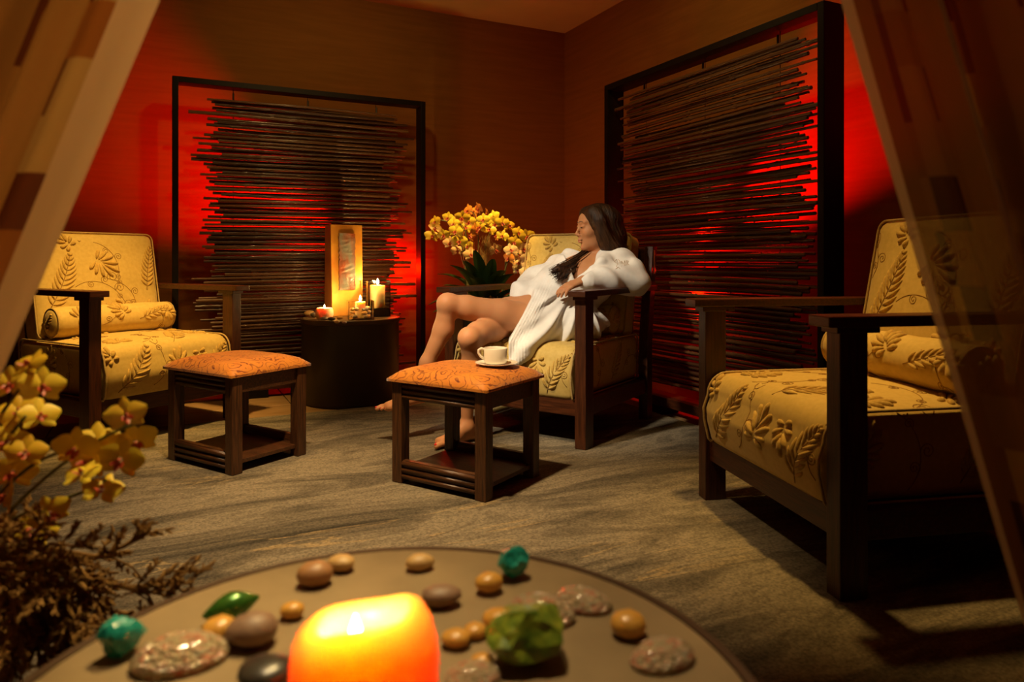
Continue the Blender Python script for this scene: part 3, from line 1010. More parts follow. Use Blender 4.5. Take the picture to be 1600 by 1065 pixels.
BT = math.radians(11)                       # back cushion recline
BACK_R = Matrix.Rotation(-BT, 3, 'X')
BACK_C = Vector((0, .292, .715))


def rounded_box(h, r, n=(12, 6, 10), crown=(0, 0)):
    """soft cushion: half sizes h, edge radius r, crown on the -y/+y faces"""
    bm = bmesh.new(); bmesh.ops.create_cube(bm, size=2)
    bmesh.ops.subdivide_edges(bm, edges=list(bm.edges), cuts=13, use_grid_fill=True)
    for v in bm.verts:
        p = v.co.copy()
        q = Vector((math.copysign(abs(p[i]) ** .8, p[i]) * h[i] for i in range(3)))
        inner = Vector((max(-(h[i] - r), min(h[i] - r, q[i])) for i in range(3)))
        d = q - inner
        if d.length > 1e-9: q = inner + d.normalized() * r
        cr = crown[0] if q.y < 0 else crown[1]
        q.y += math.copysign(cr, q.y) * (1 - (q.x / h[0]) ** 2) * (1 - (q.z / h[2]) ** 2) * min(1, abs(q.y) / (h[1] * .6))
        v.co = q
    return bm


def back_cushion(parent):
    bm = rounded_box((.328, .072, .275), .038, crown=(.02, .01))
    bmesh.ops.transform(bm, matrix=Matrix.Translation(BACK_C) @ BACK_R.to_4x4(), verts=bm.verts)
    me = bpy.data.meshes.new('back_cushion'); bm.to_mesh(me); bm.free(); me.materials.append(m_fabric)
    me.polygons.foreach_set('use_smooth', [True] * len(me.polygons))
    o = link('back_cushion', me, parent)
    b = MB()
    loop = []
    for sx, sz, a0 in ((1, 1, 0), (-1, 1, .5 * PI), (-1, -1, PI), (1, -1, 1.5 * PI)):
        loop += [(x, -.060, z) for x, z in arc(sx * .292, sz * .239, .036, a0, a0 + .5 * PI, 4)]
    loop = [BACK_C + BACK_R @ Vector(p) for p in loop]
    b.tube(loop + loop[:2], .0042, 6, caps=False)
    b.build('piping', m_piping, o, smooth=True)
    return o


BOL_Y, BOL_Z, BOL_R = .105, .455 + .014 + .074, .076


def bolster(parent):
    b = MB(); prof = [(.01, -.318), (.052, -.316), (.070, -.306), (.075, -.285)]
    prof += [(BOL_R + .002 * math.sin(i * 1.3), -.285 + .57 * i / 14) for i in range(1, 14)]
    prof += [(.075, .285), (.070, .306), (.052, .316), (.01, .318)]
    b.lathe(prof, 28)
    b.v = [(z, BOL_Y + x, BOL_Z + y) for (x, y, z) in b.v]
    o = b.build('bolster', m_fabric, parent, smooth=True)
    for sx in (-1, 1):
        b = MB()
        lp = [(sx * .306, BOL_Y + .071 * math.cos(a), BOL_Z + .071 * math.sin(a)) for a in [2 * PI * i / 24 for i in range(26)]]
        b.tube(lp, .004, 5, caps=False)
        b.build('piping', m_piping, o, smooth=True)
    return o


# --- embroidery: 2-D strokes laid on a cushion by projection
def curl(x, y, a0, r, turns=1.6, sgn=1):
    pts = []
    for i in range(22):
        k = i / 21; a = a0 + sgn * turns * 2 * PI * k; rr = r * (1 - .86 * k)
        pts.append((x + rr * math.cos(a), y + rr * math.sin(a)))
    return pts


def fern(x, y, ang, L_, bend=.3, n=9, w=.30):
    """one rachis with leaflet pairs"""
    lobes = []; lines = []
    px, py = x, y; a = ang; rach = [(x, y)]
    for i in range(n):
        a = ang + bend * (i / n)
        st_ = L_ / n
        px += st_ * math.cos(a); py += st_ * math.sin(a); rach.append((px, py))
        k = (i + 1) / n
        ll = L_ * w * (math.sin(PI * min(1, .22 + .72 * k)) ** .8)
        for s in (-1, 1):
            la = a + s * (1.05 - .35 * k)
            p = [(px + ll * u * math.cos(la + s * -.25 * u), py + ll * u * math.sin(la + s * -.25 * u)) for u in (.06, .3, .55, .8, 1.0)]
            lobes.append((p, [.0022, .0058, .0068, .0055, .0018]))
    lines.append((rach, .0022))
    return lobes, lines


def frond(x, y, ang, L_, n=9, spread=1.75):
    """broad fan of rounded fingers"""
    lobes = []; lines = []
    for i in range(n):
        f = (i / (n - 1) - .5) * 2
        a = ang + f * spread
        l = L_ * (1 - .42 * abs(f) ** 1.3)
        bx, by = x + .020 * math.cos(ang) * (1 - abs(f)) * 1.5, y + .020 * math.sin(ang) * (1 - abs(f)) * 1.5
        p = [(bx + l * u * math.cos(a), by + l * u * math.sin(a)) for u in (.12, .35, .6, .85, 1.0)]
        lobes.append((p, [.003, .0075, .0105, .0100, .0045]))
        lines.append(([q for q in p[1:4]], .0016))
    return lobes, lines


def vine(x, y, ang, L_, sgn=1):
    lines = []
    pts = [(x + L_ * k / 16 * math.cos(ang + sgn * 1.1 * (k / 16 - .4)), y + L_ * k / 16 * math.sin(ang + sgn * 1.1 * (k / 16 - .4))) for k in range(17)]
    lines.append((pts, .0017))
    for k, s, r in ((4, 1, .018), (8, -1, .022), (12, 1, .016), (16, -1, .030)):
        ex, ey = pts[k]
        aa = ang + s * sgn * 1.2
        cx, cy = ex + r * math.cos(aa), ey + r * math.sin(aa)
        lines.append((curl(cx, cy, aa + PI, r, 1.7, s), .0017))
    return [], lines


def embroider(obj, faces, seed):
    """faces: (origin, U, V, N, [(motif, args)...]) in chair coordinates"""
    tree = bvh_of(obj.data)
    A, B = MB(), MB()
    for (o0, U, V, N, motifs) in faces:
        o0, U, V, N = Vector(o0), Vector(U), Vector(V), Vector(N)

        def snap(p):
            q = o0 + U * p[0] + V * p[1]
            h = tree.ray_cast(q + N * .25, -N, .6)
            if h[0] is None: return None
            if h[1].dot(N) < .15: return None
            return h[0]

        for fn, args in motifs:
            lobes, lines = fn(*args)
            for pts, rad in lobes:
                q = [(snap(p), r) for p, r in zip(pts, rad)]
                q = [(p, r) for p, r in q if p is not None]
                if len(q) > 2 and all((q[i + 1][0] - q[i][0]).length < .06 for i in range(len(q) - 1)):
                    A.tube([p for p, r in q], [r for p, r in q], 6)
            for pts, r in lines:
                run = []
                for p in list(pts) + [None]:
                    s = snap(p) if p is not None else None
                    if s is not None and (not run or (s - run[-1]).length < .06): run.append(s)
                    else:
                        if len(run) > 2: B.tube(run, r, 4)
                        run = [s] if s is not None else []
    a = A.build('embroidered_leaves', m_fern, obj, smooth=True)
    b_ = B.build('embroidered_vines', m_vine, obj, smooth=True)
    a['kind'] = 'stuff'; b_['kind'] = 'stuff'


def armchair():
    c = empty('armchair')
    for sx in (-1, 1):
        part_box('front_leg', (sx * HW, FY, (ARM - .03) / 2), (.056, .078, ARM - .03), m_wood, c, .003)
        # rear post: upright below the seat, raked above
        b = MB(); x0, x1 = sx * HW - .025, sx * HW + .025
        sec = [(BY - .035, BY + .035, 0), (BY - .035, BY + .035, .40), (BY + .045, BY + .105, .925)]
        vs = []
        for (ya, yb, z) in sec: vs += [(x0, ya, z), (x1, ya, z), (x1, yb, z), (x0, yb, z)]
        fs = [(3, 2, 1, 0), (8, 9, 10, 11)]
        for i in range(2):
            for q in range(4): fs.append((i * 4 + q, i * 4 + (q + 1) % 4, i * 4 + 4 + (q + 1) % 4, i * 4 + 4 + q))
        b.add(vs, fs); b.build('rear_post', m_wood, c, bevel=.003)
        b = MB(); b.box((sx * (HW + .004), -.015, ARM - .014), (.088, .845, .028))
        b.build('arm_rest', m_wood_h, c, bevel=.004)
        part_box('arm_support', (sx * HW, -.345, ARM - .036), (.066, .12, .016), m_wood_h, c, .002)
        part_box('side_rail', (sx * HW, 0, .180), (.032, .64, .075), m_wood_h, c, .003)
    part_box('front_rail', (0, FY, .180), (.695, .045, .075), m_wood_h, c, .003)
    part_box('back_rail', (0, BY, .180), (.70, .035, .075), m_wood_h, c, .003)
    part_box('seat_deck', (0, 0, .203), (.70, .64, .014), m_wood_h, c, .002)
    part_box('top_rail', (0, BY + .070, .875), (.70, .028, .07), m_wood_h, c, .003, rot=Matrix.Rotation(-.15, 3, 'X'))
    for k in range(7):
        x = -.27 + .09 * k
        b = MB(); b.box((0, 0, 0), (.045, .014, .68)); o = b.build('back_slat', m_wood, c, bevel=.002)
        o.location = (x, BY + .028, .53); o.rotation_euler = (-.13, 0, 0)
    s = seat_cushion(c); bk = back_cushion(c); bo = bolster(c)
    embroider(s, [
        ((0, -.40, .335), (1, 0, 0), (0, 0, 1), (0, -1, 0), [
            (fern, (-.27, -.09, .75, .24, .35, 9, .30)), (frond, (.02, -.02, 1.3, .085)), (fern, (.20, -.10, 1.2, .20, -.4, 8, .32)),
            (vine, (-.10, -.08, .9, .22, 1)), (vine, (.31, -.06, 1.9, .2, -1)), (frond, (-.29, .06, 2.2, .05, 7)), (frond, (.15, .05, -1.4, .06, 7))]),
        ((0, -.06, .47), (1, 0, 0), (0, 1, 0), (0, 0, 1), [
            (frond, (-.20, -.24, 1.6, .085)), (fern, (.03, -.30, .9, .26, .4)), (frond, (.24, -.18, 1.3, .085)), (vine, (-.30, -.05, .3, .3, 1)),
            (vine, (.05, .02, .4, .28, -1)), (frond, (-.05, .12, 2.0, .08)), (fern, (-.26, .06, .6, .22, -.3)), (vine, (-.12, -.28, .6, .22, 1)), (frond, (.25, .10, .8, .08))]),
        ((.33, -.05, .335), (0, 1, 0), (0, 0, 1), (1, 0, 0), [
            (frond, (-.24, .0, 1.2, .08)), (vine, (-.10, -.09, 1.1, .22, 1)), (fern, (.06, -.08, .9, .2, .3)), (vine, (.2, -.05, .8, .2, -1))]),
        ((-.33, -.05, .335), (0, -1, 0), (0, 0, 1), (-1, 0, 0), [
            (fern, (.22, -.09, 1.7, .2, .3)), (vine, (.05, -.09, 1.4, .22, 1)), (frond, (-.1, .0, 1.5, .08)), (vine, (-.25, -.05, .8, .2, -1))]),
    ], 1)
    nb = BACK_R @ Vector((0, -1, 0)); vb = BACK_R @ Vector((0, 0, 1))
    embroider(bk, [
        (BACK_C, (1, 0, 0), vb, nb, [
            (fern, (-.27, -.13, 1.0, .30, .35, 11, .27)), (frond, (-.02, .12, -.5, .105, 9)), (vine, (-.14, -.02, .2, .30, -1)), (vine, (-.02, .22, -.6, .28, -1)),
            (fern, (.25, -.05, 1.45, .25, -.2, 10, .26)), (frond, (.10, -.12, -2.0, .08)), (vine, (.16, -.18, 1.5, .24, 1)), (frond, (-.14, .2, 2.4, .06, 7)), (vine, (-.30, .06, 1.2, .15, 1)), (frond, (.24, -.2, 1.4, .07))]),
        (BACK_C, (1, 0, 0), (0, 1, 0), (0, 0, 1), [(vine, (-.2, -.02, .1, .2, 1))])], 2)
    embroider(bo, [
        ((0, BOL_Y, BOL_Z), (1, 0, 0), (0, -.3, 1), (0, -.95, .3), [
            (frond, (-.22, .0, .5, .085)), (vine, (-.12, -.05, .4, .22, 1)), (frond, (.02, .01, 2.2, .075)), (fern, (.10, -.03, .35, .18, .1, 7, .28)), (vine, (.16, .03, -.5, .16, -1)), (frond, (.25, .01, -.6, .06, 7))]),
        ((-.318, BOL_Y, BOL_Z), (0, -1, 0), (0, 0, 1), (-1, 0, 0), [(fern, (-.04, -.04, .8, .10, .3, 6))]),
        ((.318, BOL_Y, BOL_Z), (0, 1, 0), (0, 0, 1), (1, 0, 0), [(frond, (-.01, -.01, .8, .05, 7))])], 3)
    return c


def face(fx, fy): return math.atan2(fx, -fy)


GRP = 'wooden armchairs with gold cushions'
ch = armchair()
for i, (x, y, f, lb) in enumerate((
        (.21, 3.70, (-.55, -.835), 'dark wood armchair with gold fern cushions, occupied by the woman'),
        (-2.007, 3.652, (.866, -.5), 'empty gold-cushioned armchair with its bolster in view, behind the footstool without a cup'),
        (1.136, 2.226, (-.984, -.178), 'empty gold-cushioned armchair partly behind the sheer curtain'))):
    o = ch if i == 0 else copy_tree(ch)
    o.location = (x, y, CZ); o.rotation_euler = (0, 0, face(*f))
    tag(o, lb, 'armchair', GRP)
part_box('pale_strip', (HW + .0262, BY + .062, .84), (.001, .016, .13), m_strip, ch, 0).rotation_euler = (0, 0, 0)  # thin pale strip on the outer face of the rear post

# ------------------------------------------------------------------ footstools
SA_, SB_ = .440, .372        # leg to leg, outside


def footstool():
    s = empty('footstool')
    a, b2, lw, H_ = SA_ / 2, SB_ / 2, .048, .388
    for sx in (-1, 1):
        for sy in (-1, 1):
            part_box('leg', (sx * (a - lw / 2), sy * (b2 - lw / 2), H_ / 2), (lw, lw, H_), m_oak, s, .004)
    for sy in (-1, 1):
        for z, hh in ((.352, .062), (.052, .072)):
            y = sy * (b2 - .020)
            o = part_box('reeded_rail', (0, y, z), (SA_ - 2 * lw, .022, hh), m_oak_h, s, .002)
            for k in range(3):
                bb = MB(); zz = z - hh * .33 + hh * .33 * k
                bb.tube([(-(a - lw), y + sy * .011, zz), (a - lw, y + sy * .011, zz)], hh * .135, 10)
                bb.build('reed', m_oak_h, o, smooth=True)
    for sx in (-1, 1):
        part_box('side_apron', (sx * (a - .020), 0, .352), (.022, SB_ - 2 * lw, .062), m_oak_h, s, .002)
    part_box('shelf', (0, 0, .044), (SA_ - .03, SB_ - .055, .016), m_oak_h, s, .002)
    bm = bmesh.new(); bmesh.ops.create_cube(bm, size=2)
    bmesh.ops.subdivide_edges(bm, edges=list(bm.edges), cuts=15, use_grid_fill=True)
    hx, hy = a + .014, b2 + .014
    for v in bm.verts:
        x, y, z = v.co
        f = (1 - x ** 4) * (1 - y ** 4)
        edge = max(abs(x), abs(y))
        if z > 0: zz = .010 + .046 * (f ** .42)
        else: zz = 0
        if abs(z) < .999: zz = .010 * (z + 1) / 2
        bul = 1 - .012 * (1 - (min(abs(x), abs(y))) ** 2) * (1 if edge > .98 else 0)
        v.co = (x * hx * bul, y * hy * bul, H_ + zz)
    me = bpy.data.meshes.new('pad'); bm.to_mesh(me); bm.free(); me.materials.append(m_paisley)
    me.polygons.foreach_set('use_smooth', [True] * len(me.polygons))
    link('pad', me, s)
    return s


st0 = footstool()


def place_stool(o, near, left, right):
    """near corner and its two neighbours on the floor -> centre and turn"""
    near, left, right = Vector(near), Vector(left), Vector(right)
    e = (near - left).normalized(); rz = math.atan2(e.y, e.x)
    n = Vector((-e.y, e.x))
    c = near - e * SA_ / 2 + n * SB_ / 2
    o.location = (c.x, c.y, CZ); o.rotation_euler = (0, 0, rz)


place_stool(st0, (-.093, 2.473), (-.462, 2.711), (.114, 2.786))
tag(st0, 'brown oak footstool with orange paisley pad, a cup and saucer on it', 'footstool', 'orange footstools')
st1 = copy_tree(st0)
place_stool(st1, (-1.103, 2.777), (-1.466, 3.009), (-.898, 3.074))
tag(st1, 'brown oak footstool with a bare orange paisley pad', 'footstool', 'orange footstools')

# cup and saucer
cc = at_depth(776, 560, 2.74)
cx_, cy_ = cc.x, cc.y
cz_ = CZ + .388 + .0535
sa = MB(); sa.lathe([(.045, 0), (.048, .002), (.060, .006), (.082, .0125), (.084, .0145), (.081, .0145), (.058, .0085), (.040, .006), (.002, .006)], 40)
so = sa.build('saucer', m_cup, smooth=True); so.location = (cx_, cy_, cz_)
tag(so, 'cream porcelain saucer under the cup on the footstool', 'saucer')
cu = empty('coffee_cup', (cx_ - .004, cy_, cz_ + .0085), 0, 'cream straight-sided porcelain cup on its saucer', 'cup')
b = MB(); b.lathe([(.030, 0), (.041, .003), (.0455, .012), (.0462, .060), (.0450, .062), (.0438, .060), (.0432, .014), (.038, .006), (.002, .005)], 40)
b.build('cup_body', m_cup, cu, smooth=True)
b = MB(); b.lathe([(.0436, .046), (.0436, .048), (.002, .048)], 32); b.build('tea', m_coffee, cu)
b = MB(); b.tube([(-.044, 0, .056), (-.056, 0, .060), (-.066, 0, .054), (-.067, 0, .043), (-.060, 0, .030), (-.044, 0, .020)], [.0052, .005, .0048, .0048, .005, .0055], 10)
b.build('handle', m_cup, cu, smooth=True)
cu.rotation_euler = (0, 0, .1)

# ------------------------------------------------------------------ curtains at the opening the picture is taken through


def curtain(name, side, m, label, y0):
    nu, nv = 90, 60
    W = .62
    vs = []; fs = []; uvs = []
    for j in range(nv + 1):
        z = .02 + (CEIL - .04) * j / nv
        if side < 0:
            dz = z - 1.145
            xe = -.390 + (.42 * dz - .10 * dz * dz if dz > 0 else .42 * dz)
            if z < .70: xe = max(xe, -.578 - .05 * (.70 - z))
        else:
            dz = z - 1.145
            xe = .380 + (-.29 * dz + .05 * dz * dz if dz > 0 else -.29 * dz)
            xe = min(xe, .60)
        for i in range(nu + 1):
            u = i / nu
            x = xe + side * u * W
            fold = .030 * math.sin(u * 2 * PI * 5.2 + 1.2 + .4 * z) * (.35 + .65 * min(1, u * 3)) + .012 * math.sin(u * 2 * PI * 11 + z * 1.3)
            vs.append((x, y0 + fold - .05 * u, z))
            uvs.append((u * W * 1.25, z))
    for j in range(nv):
        for i in range(nu):
            a = j * (nu + 1) + i
            fs.append((a, a + 1, a + nu + 2, a + nu + 1) if side > 0 else (a + 1, a, a + nu + 1, a + nu + 2))
    me = bpy.data.meshes.new(name); me.from_pydata(vs, [], fs); me.materials.append(m)
    ul = me.uv_layers.new(name='UVMap')
    for lp in me.loops: ul.data[lp.index].uv = uvs[lp.vertex_index]
    me.polygons.foreach_set('use_smooth', [True] * len(me.polygons))
    o = link(name, me)
    return tag(o, label, 'curtain', 'draped curtains')


curtain('curtain', -1, m_curtain_l, 'orange and brown patchwork curtain with a pale hem, hanging beside the yellow orchid', .75)
curtain('curtain', 1, m_curtain_r, 'see-through gold and brown patchwork curtain in front of the armchair', .78)

# ------------------------------------------------------------------ orchids


def petal(b, L_, W_, ang, cup, tilt, z0=0.0):
    """one petal from the centre outwards in the flower plane (x right, z up, -y to the viewer)"""
    nu, nv = 5, 4
    vs = []; fs = []
    for i in range(nu + 1):
        u = i / nu
        w = W_ * (math.sin(PI * min(1, .06 + .94 * u ** .8)) ** .7) * .5 if u < 1 else W_ * .10
        for j in range(nv + 1):
            v = j / nv * 2 - 1
            x = v * w; r = .004 + u * L_
            y = -cup * (u * u) * L_ + .25 * w * v * v - tilt * u * L_ + z0
            ca, sa = math.cos(ang), math.sin(ang)
            vs.append((r * ca - x * sa, y, r * sa + x * ca))
    for i in range(nu):
        for j in range(nv):
            a = i * (nv + 1) + j
            fs.append((a, a + 1, a + nv + 2, a + nv + 1))
    b.add(vs, fs)


def flower_mesh(m):
    b = MB()
    for ang, L_, W_, z0 in ((PI / 2, .034, .026, .002), (PI / 2 + 2.25, .034, .024, .002), (PI / 2 - 2.25, .034, .024, .002), (.18, .038, .044, -.001), (PI - .18, .038, .044, -.001)):
        petal(b, L_, W_, ang, -.12, .10, z0)
    return b.mesh('flower', m, smooth=True)


def lip_mesh():
    b = MB()
    petal(b, .014, .012, -PI / 2, .6, .25, -.004)
    petal(b, .010, .009, -PI / 2 + .9, .9, .4, -.004)
    petal(b, .010, .009, -PI / 2 - .9, .9, .4, -.004)
    b.tube([(0, -.002, .001), (0, -.009, .001), (0, -.012, -.002)], [.003, .0032, .0018], 6)
    return b.mesh('lip', m_lipflower, smooth=True)


FL = {'y': flower_mesh(m_petal_y), 'd': flower_mesh(m_petal_d), 'p': flower_mesh(m_petal_p), 'o': flower_mesh(m_petal_redlit)}
LIP = lip_mesh()


def put_flower(parent, loc, facing, kind, size, r):
    f = link('flower', FL[kind], parent)
    f.location = loc
    d = Vector(facing).normalized()
    q = (-d).to_track_quat('Y', 'Z')
    f.rotation_euler = (q.to_matrix() @ Matrix.Rotation(r.uniform(-.35, .35), 3, 'Y')).to_euler()
    f.scale = (size,) * 3
    link('lip', LIP, f)
    return f


def strap_leaf(parent, base, direction, L_, W_, droop, m=m_leaf):
    d = Vector((direction[0], direction[1], 0)).normalized(); side = Vector((-d.y, d.x, 0)); up = direction[2]
    b = MB(); vs = []; fs = []; n = 10
    for i in range(n + 1):
        u = i / n
        c = Vector(base) + d * L_ * u * (1 - .25 * up * (1 - u)) + Vector((0, 0, 1)) * L_ * (up * u - droop * u * u)
        w = W_ * .5 * (math.sin(PI * (.12 + .86 * u)) ** .6)
        for v in (-1, -.5, 0, .5, 1):
            vs.append(c + side * w * v + Vector((0, 0, abs(v) * w * .35)))
    for i in range(n):
        for j in range(4):
            a = i * 5 + j; fs.append((a, a + 1, a + 6, a + 5))
    b.add(vs, fs)
    return b.build('leaf', m, parent, smooth=True)


def bez(p, n=14):
    p = [Vector(q) for q in p]; out = []
    m_ = len(p) - 1
    for i in range(n + 1):
        t = i / n; s = Vector((0, 0, 0))
        for k, q in enumerate(p): s += q * (math.comb(m_, k) * t ** k * (1 - t) ** (m_ - k))
        out.append(s)
    return out


# orchids behind the occupied armchair, in a tall planter on the floor
orr = random.Random(12)
OB = at_depth(760, 450, 4.28)
orc = empty('orchid_planter', (OB.x, OB.y, CZ), 0, 'tall planter of yellow and peach orchids with dark leaves behind the occupied armchair', 'plant')
PH = .60
b = MB(); b.lathe([(.12, 0), (.125, .01), (.155, PH - .02), (.16, PH), (.148, PH), (.143, PH - .03), (.002, PH - .032)], 36); b.build('planter', m_pot, orc, smooth=False)
b = MB()
for k in range(90):
    a = orr.uniform(0, 6.28); rr = orr.uniform(0, .14)
    p = Vector((rr * math.cos(a), rr * math.sin(a), PH - .03))
    b.tube(bez([p, p + Vector((orr.gauss(0, .03), orr.gauss(0, .03), orr.uniform(.02, .12))), p + Vector((orr.gauss(0, .06), orr.gauss(0, .06), orr.uniform(.0, .05)))], 5), .0018, 4)
o = b.build('moss', m_moss, orc); o['kind'] = 'stuff'
FLW = [(680, 346, 'd'), (680, 356, 'd'), (675, 368, 'd'), (693, 367, 'y'), (700, 340, 'y'), (709, 349, 'y'), (714, 344, 'd'), (712, 361, 'y'), (703, 379, 'p'), (718, 376, 'y'), (727, 354, 'y'),
       (733, 346, 'y'), (731, 329, 'o'), (741, 330, 'o'), (748, 326, 'o'), (740, 342, 'o'), (743, 359, 'o'), (733, 368, 'o'), (731, 384, 'y'), (714, 391, 'p'), (736, 397, 'p'), (741, 388, 'o'), (755, 343, 'y'),
       (761, 335, 'o'), (771, 338, 'y'), (773, 349, 'y'), (765, 358, 'd'), (785, 348, 'd'), (795, 352, 'd'), (785, 368, 'y'), (777, 369, 'o'), (810, 363, 'd'), (824, 369, 'd'), (804, 378, 'd'), (774, 390, 'p'),
       (798, 390, 'p'), (811, 398, 'p'), (818, 388, 'p'), (811, 410, 'p'), (823, 403, 'p'), (811, 421, 'p'), (825, 415, 'p'), (823, 427, 'p'), (795, 403, 'o'), (750, 354, 'd'), (722, 340, 'd')]
base = Vector((OB.x, OB.y, CZ))
for (px, py, k) in FLW:
    yd = 4.28 + orr.uniform(-.12, .08) + (.06 if k == 'o' else -.03)
    p = at_depth(px, py, yd) - base
    face_ = Vector((orr.gauss(-.12, .35) + (px - 755) * .004, -1, orr.gauss(-.05, .22)))
    if k == 'o': face_ = Vector((orr.gauss(0, .8), orr.gauss(-.5, .6), orr.gauss(0, .3)))
    put_flower(orc, p, face_, k, orr.uniform(1.0, 1.22), orr)
STEMS = [((722, 449), (724, 385), (722, 335), (676, 345)), ((724, 449), (728, 395), (735, 360), (690, 372)), ((728, 449), (732, 380), (730, 345), (715, 350)), ((745, 449), (750, 370), (748, 330), (735, 330)),
         ((752, 449), (752, 380), (765, 330), (798, 352)), ((786, 449), (792, 395), (785, 350), (826, 368)), ((785, 449), (780, 395), (815, 370), (825, 425)), ((728, 449), (735, 410), (700, 380), (738, 396)), ((784, 449), (790, 405), (800, 375), (775, 388))]
for k, ps in enumerate(STEMS):
    yd = 4.27 + .02 * (k % 3)
    p = [at_depth(x, y, yd) - base for x, y in ps]
    p[0].z = PH - .04
    p[0] = Vector((max(-.1, min(.1, p[0].x)), .03 * (k % 3) - .03, PH - .04))
    b = MB(); b.tube(bez(p, 16), [.0042 - .0016 * i / 16 for i in range(17)], 6); b.build('stem', m_stem, orc, smooth=True)
for (dx, dy, up, L_, W_, dr) in ((-1, -.2, .55, .30, .085, .55), (-1, -.4, .2, .28, .08, .35), (-.5, -.7, 1.3, .30, .08, .5), (.3, -.8, 1.3, .30, .08, .6), (-.2, -.9, 1.1, .28, .085, .5), (1, -.3, .9, .30, .085, .5),
                                 (1, .1, .6, .32, .09, .5), (.6, -.6, .5, .26, .08, .5), (-.1, -.5, 1.6, .27, .075, .4), (-.7, .3, 1.2, .3, .08, .6),
                                 (-.4, -.9, 1.5, .24, .08, .4), (.15, -.9, 1.5, .25, .08, .4), (.5, -.8, 1.2, .27, .085, .5), (-.8, -.5, 1.0, .24, .08, .5), (.8, -.6, .8, .28, .09, .5), (0, -1, .9, .24, .085, .5)):
    strap_leaf(orc, (dx * .05, dy * .03, PH - .02), (dx, dy, up), L_, W_, dr)
# hanging moss strands along the stakes
b = MB()
for k in range(60):
    p = at_depth(orr.uniform(748, 768), orr.uniform(365, 400), 4.24) - base
    b.tube(bez([p, p + Vector((orr.gauss(0, .02), 0, -.04)), p + Vector((orr.gauss(0, .02), 0, -.10))], 4), .0013, 4)
o = b.build('spanish_moss', m_moss, orc); o['kind'] = 'stuff'

# yellow orchid spray close to the opening, in a pot beside the stone table
PX, PY, PHH = -.835, .98, .40
fo2 = empty('orchid_pot', (PX, PY, CZ), 0, 'blurred yellow orchid with dry brown moss in a dark pot beside the stone table', 'plant')
b = MB(); b.lathe([(.10, 0), (.105, .01), (.135, PHH - .02), (.14, PHH), (.128, PHH), (.123, PHH - .03), (.002, PHH - .032)], 36); b.build('pot', m_pot, fo2, smooth=False)
base = Vector((PX, PY, CZ))
pr = random.Random(44)
FF = [(45, 568, .93), (14, 600, .95), (66, 603, .93), (30, 642, .96), (62, 648, .96), (12, 690, .94), (40, 706, .93), (20, 738, .97), (118, 700, .92), (138, 718, .94), (128, 738, .90), (152, 690, .96), (197, 648, .93), (212, 690, .95), (188, 718, .92), (176, 700, .95),
      (160, 764, .93), (78, 802, .93), (10, 775, .95), (55, 825, .96)]
for k, (px, py, yd) in enumerate(FF):
    put_flower(fo2, at_depth(px, py, yd) - base, (pr.gauss(.35, .55), -1 + pr.uniform(-.3, .6), pr.gauss(.25, .4)), 'y' if k % 3 else 'd', pr.uniform(.62, .80), pr)
for (a, c, d) in (((60, 800), (100, 700), (215, 660)), ((40, 760), (60, 700), (120, 705)), ((0, 700), (20, 620), (60, 575)), ((20, 780), (120, 790), (165, 750)), ((-10, 760), (10, 690), (40, 650))):
    p = [Vector((.02, -.02, PHH - .04)), at_depth(a[0] - 60, a[1], .97) - base, at_depth(*c, .95) - base, at_depth(*d, .94) - base]
    b = MB(); b.tube(bez(p, 16), [.0034 - .0014 * i / 16 for i in range(17)], 6); b.build('stem', m_stem, fo2, smooth=True)
# dry branching moss
mb = MB()


def twig(p, d, L_, r, depth):
    if depth == 0 or L_ < .008: return
    q = p + d * L_ * .5 + Vector((pr.gauss(0, .1), pr.gauss(0, .1), pr.gauss(0, .1))) * L_ * .5
    e = p + d * L_ + Vector((0, 0, -.12 * L_))
    mb.tube([p, q, e], [r, r * .85, r * .6], 5)
    for k in range(9 if depth <= 2 else 6):
        u = pr.uniform(.15, 1); s = p + (e - p) * u
        side = Vector((pr.gauss(0, 1), pr.gauss(0, 1), pr.gauss(0, 1))).normalized()
        dd = (d * .8 + side * .65).normalized()
        if depth > 1: twig(s, dd, L_ * pr.uniform(.32, .52), r * .62, depth - 1)
        else:
            mb.tube([s, s + dd * .010], [.0024, .0011], 4, caps=True)


for (px, py) in ((220, 880), (205, 895), (165, 950), (130, 985), (70, 970), (20, 985), (185, 840), (40, 930), (120, 870), (60, 880), (10, 900), (150, 905)):
    p0 = Vector((.06 + pr.uniform(0, .04), -.05 + pr.uniform(-.03, .03), PHH + .02 + pr.uniform(0, .06)))
    e = at_depth(px, py, .90 + pr.uniform(-.03, .05)) - base
    d = e - p0
    twig(p0, d.normalized(), d.length * .92, .0042, 3)
o = mb.build('dry_moss', m_moss, fo2); o['kind'] = 'stuff'

# ------------------------------------------------------------------ the seated woman
V = lambda *a: np.array(a, float)
NECK = V(.440, 3.715, .862)
CHEST = V(.345, 3.675, .755)
WAIST = V(.205, 3.62, .655)
PELV = V(.045, 3.555, .560)
RAX = V(.835, -.55, 0.0)                       # towards her left side
SHL = V(.548, 3.635, .842)
SHR = V(.300, 3.795, .842)
ELL_ = V(.605, 3.565, .772)
WRL = V(.350, 3.425, .765)
ELR = V(.085, 3.83, .735)
WRR = V(.030, 3.62, .690)
HIPL = V(.115, 3.50, .560)
HIPR = V(-.03, 3.60, .560)
KNL = V(-.303, 3.350, .655)
ANL = V(-.452, 3.350, .245)
KNR = V(-.195, 3.235, .505)
ANR = V(-.212, 3.300, .090)
# head: forward, left, up
hf = V(-.95, -.26, -.10); hf /= np.linalg.norm(hf)
hl_ = np.cross(V(0.06, 0, 1), hf); hl_ /= np.linalg.norm(hl_)
hu = np.cross(hf, hl_)
HC = V(.432, 3.690, 1.030)


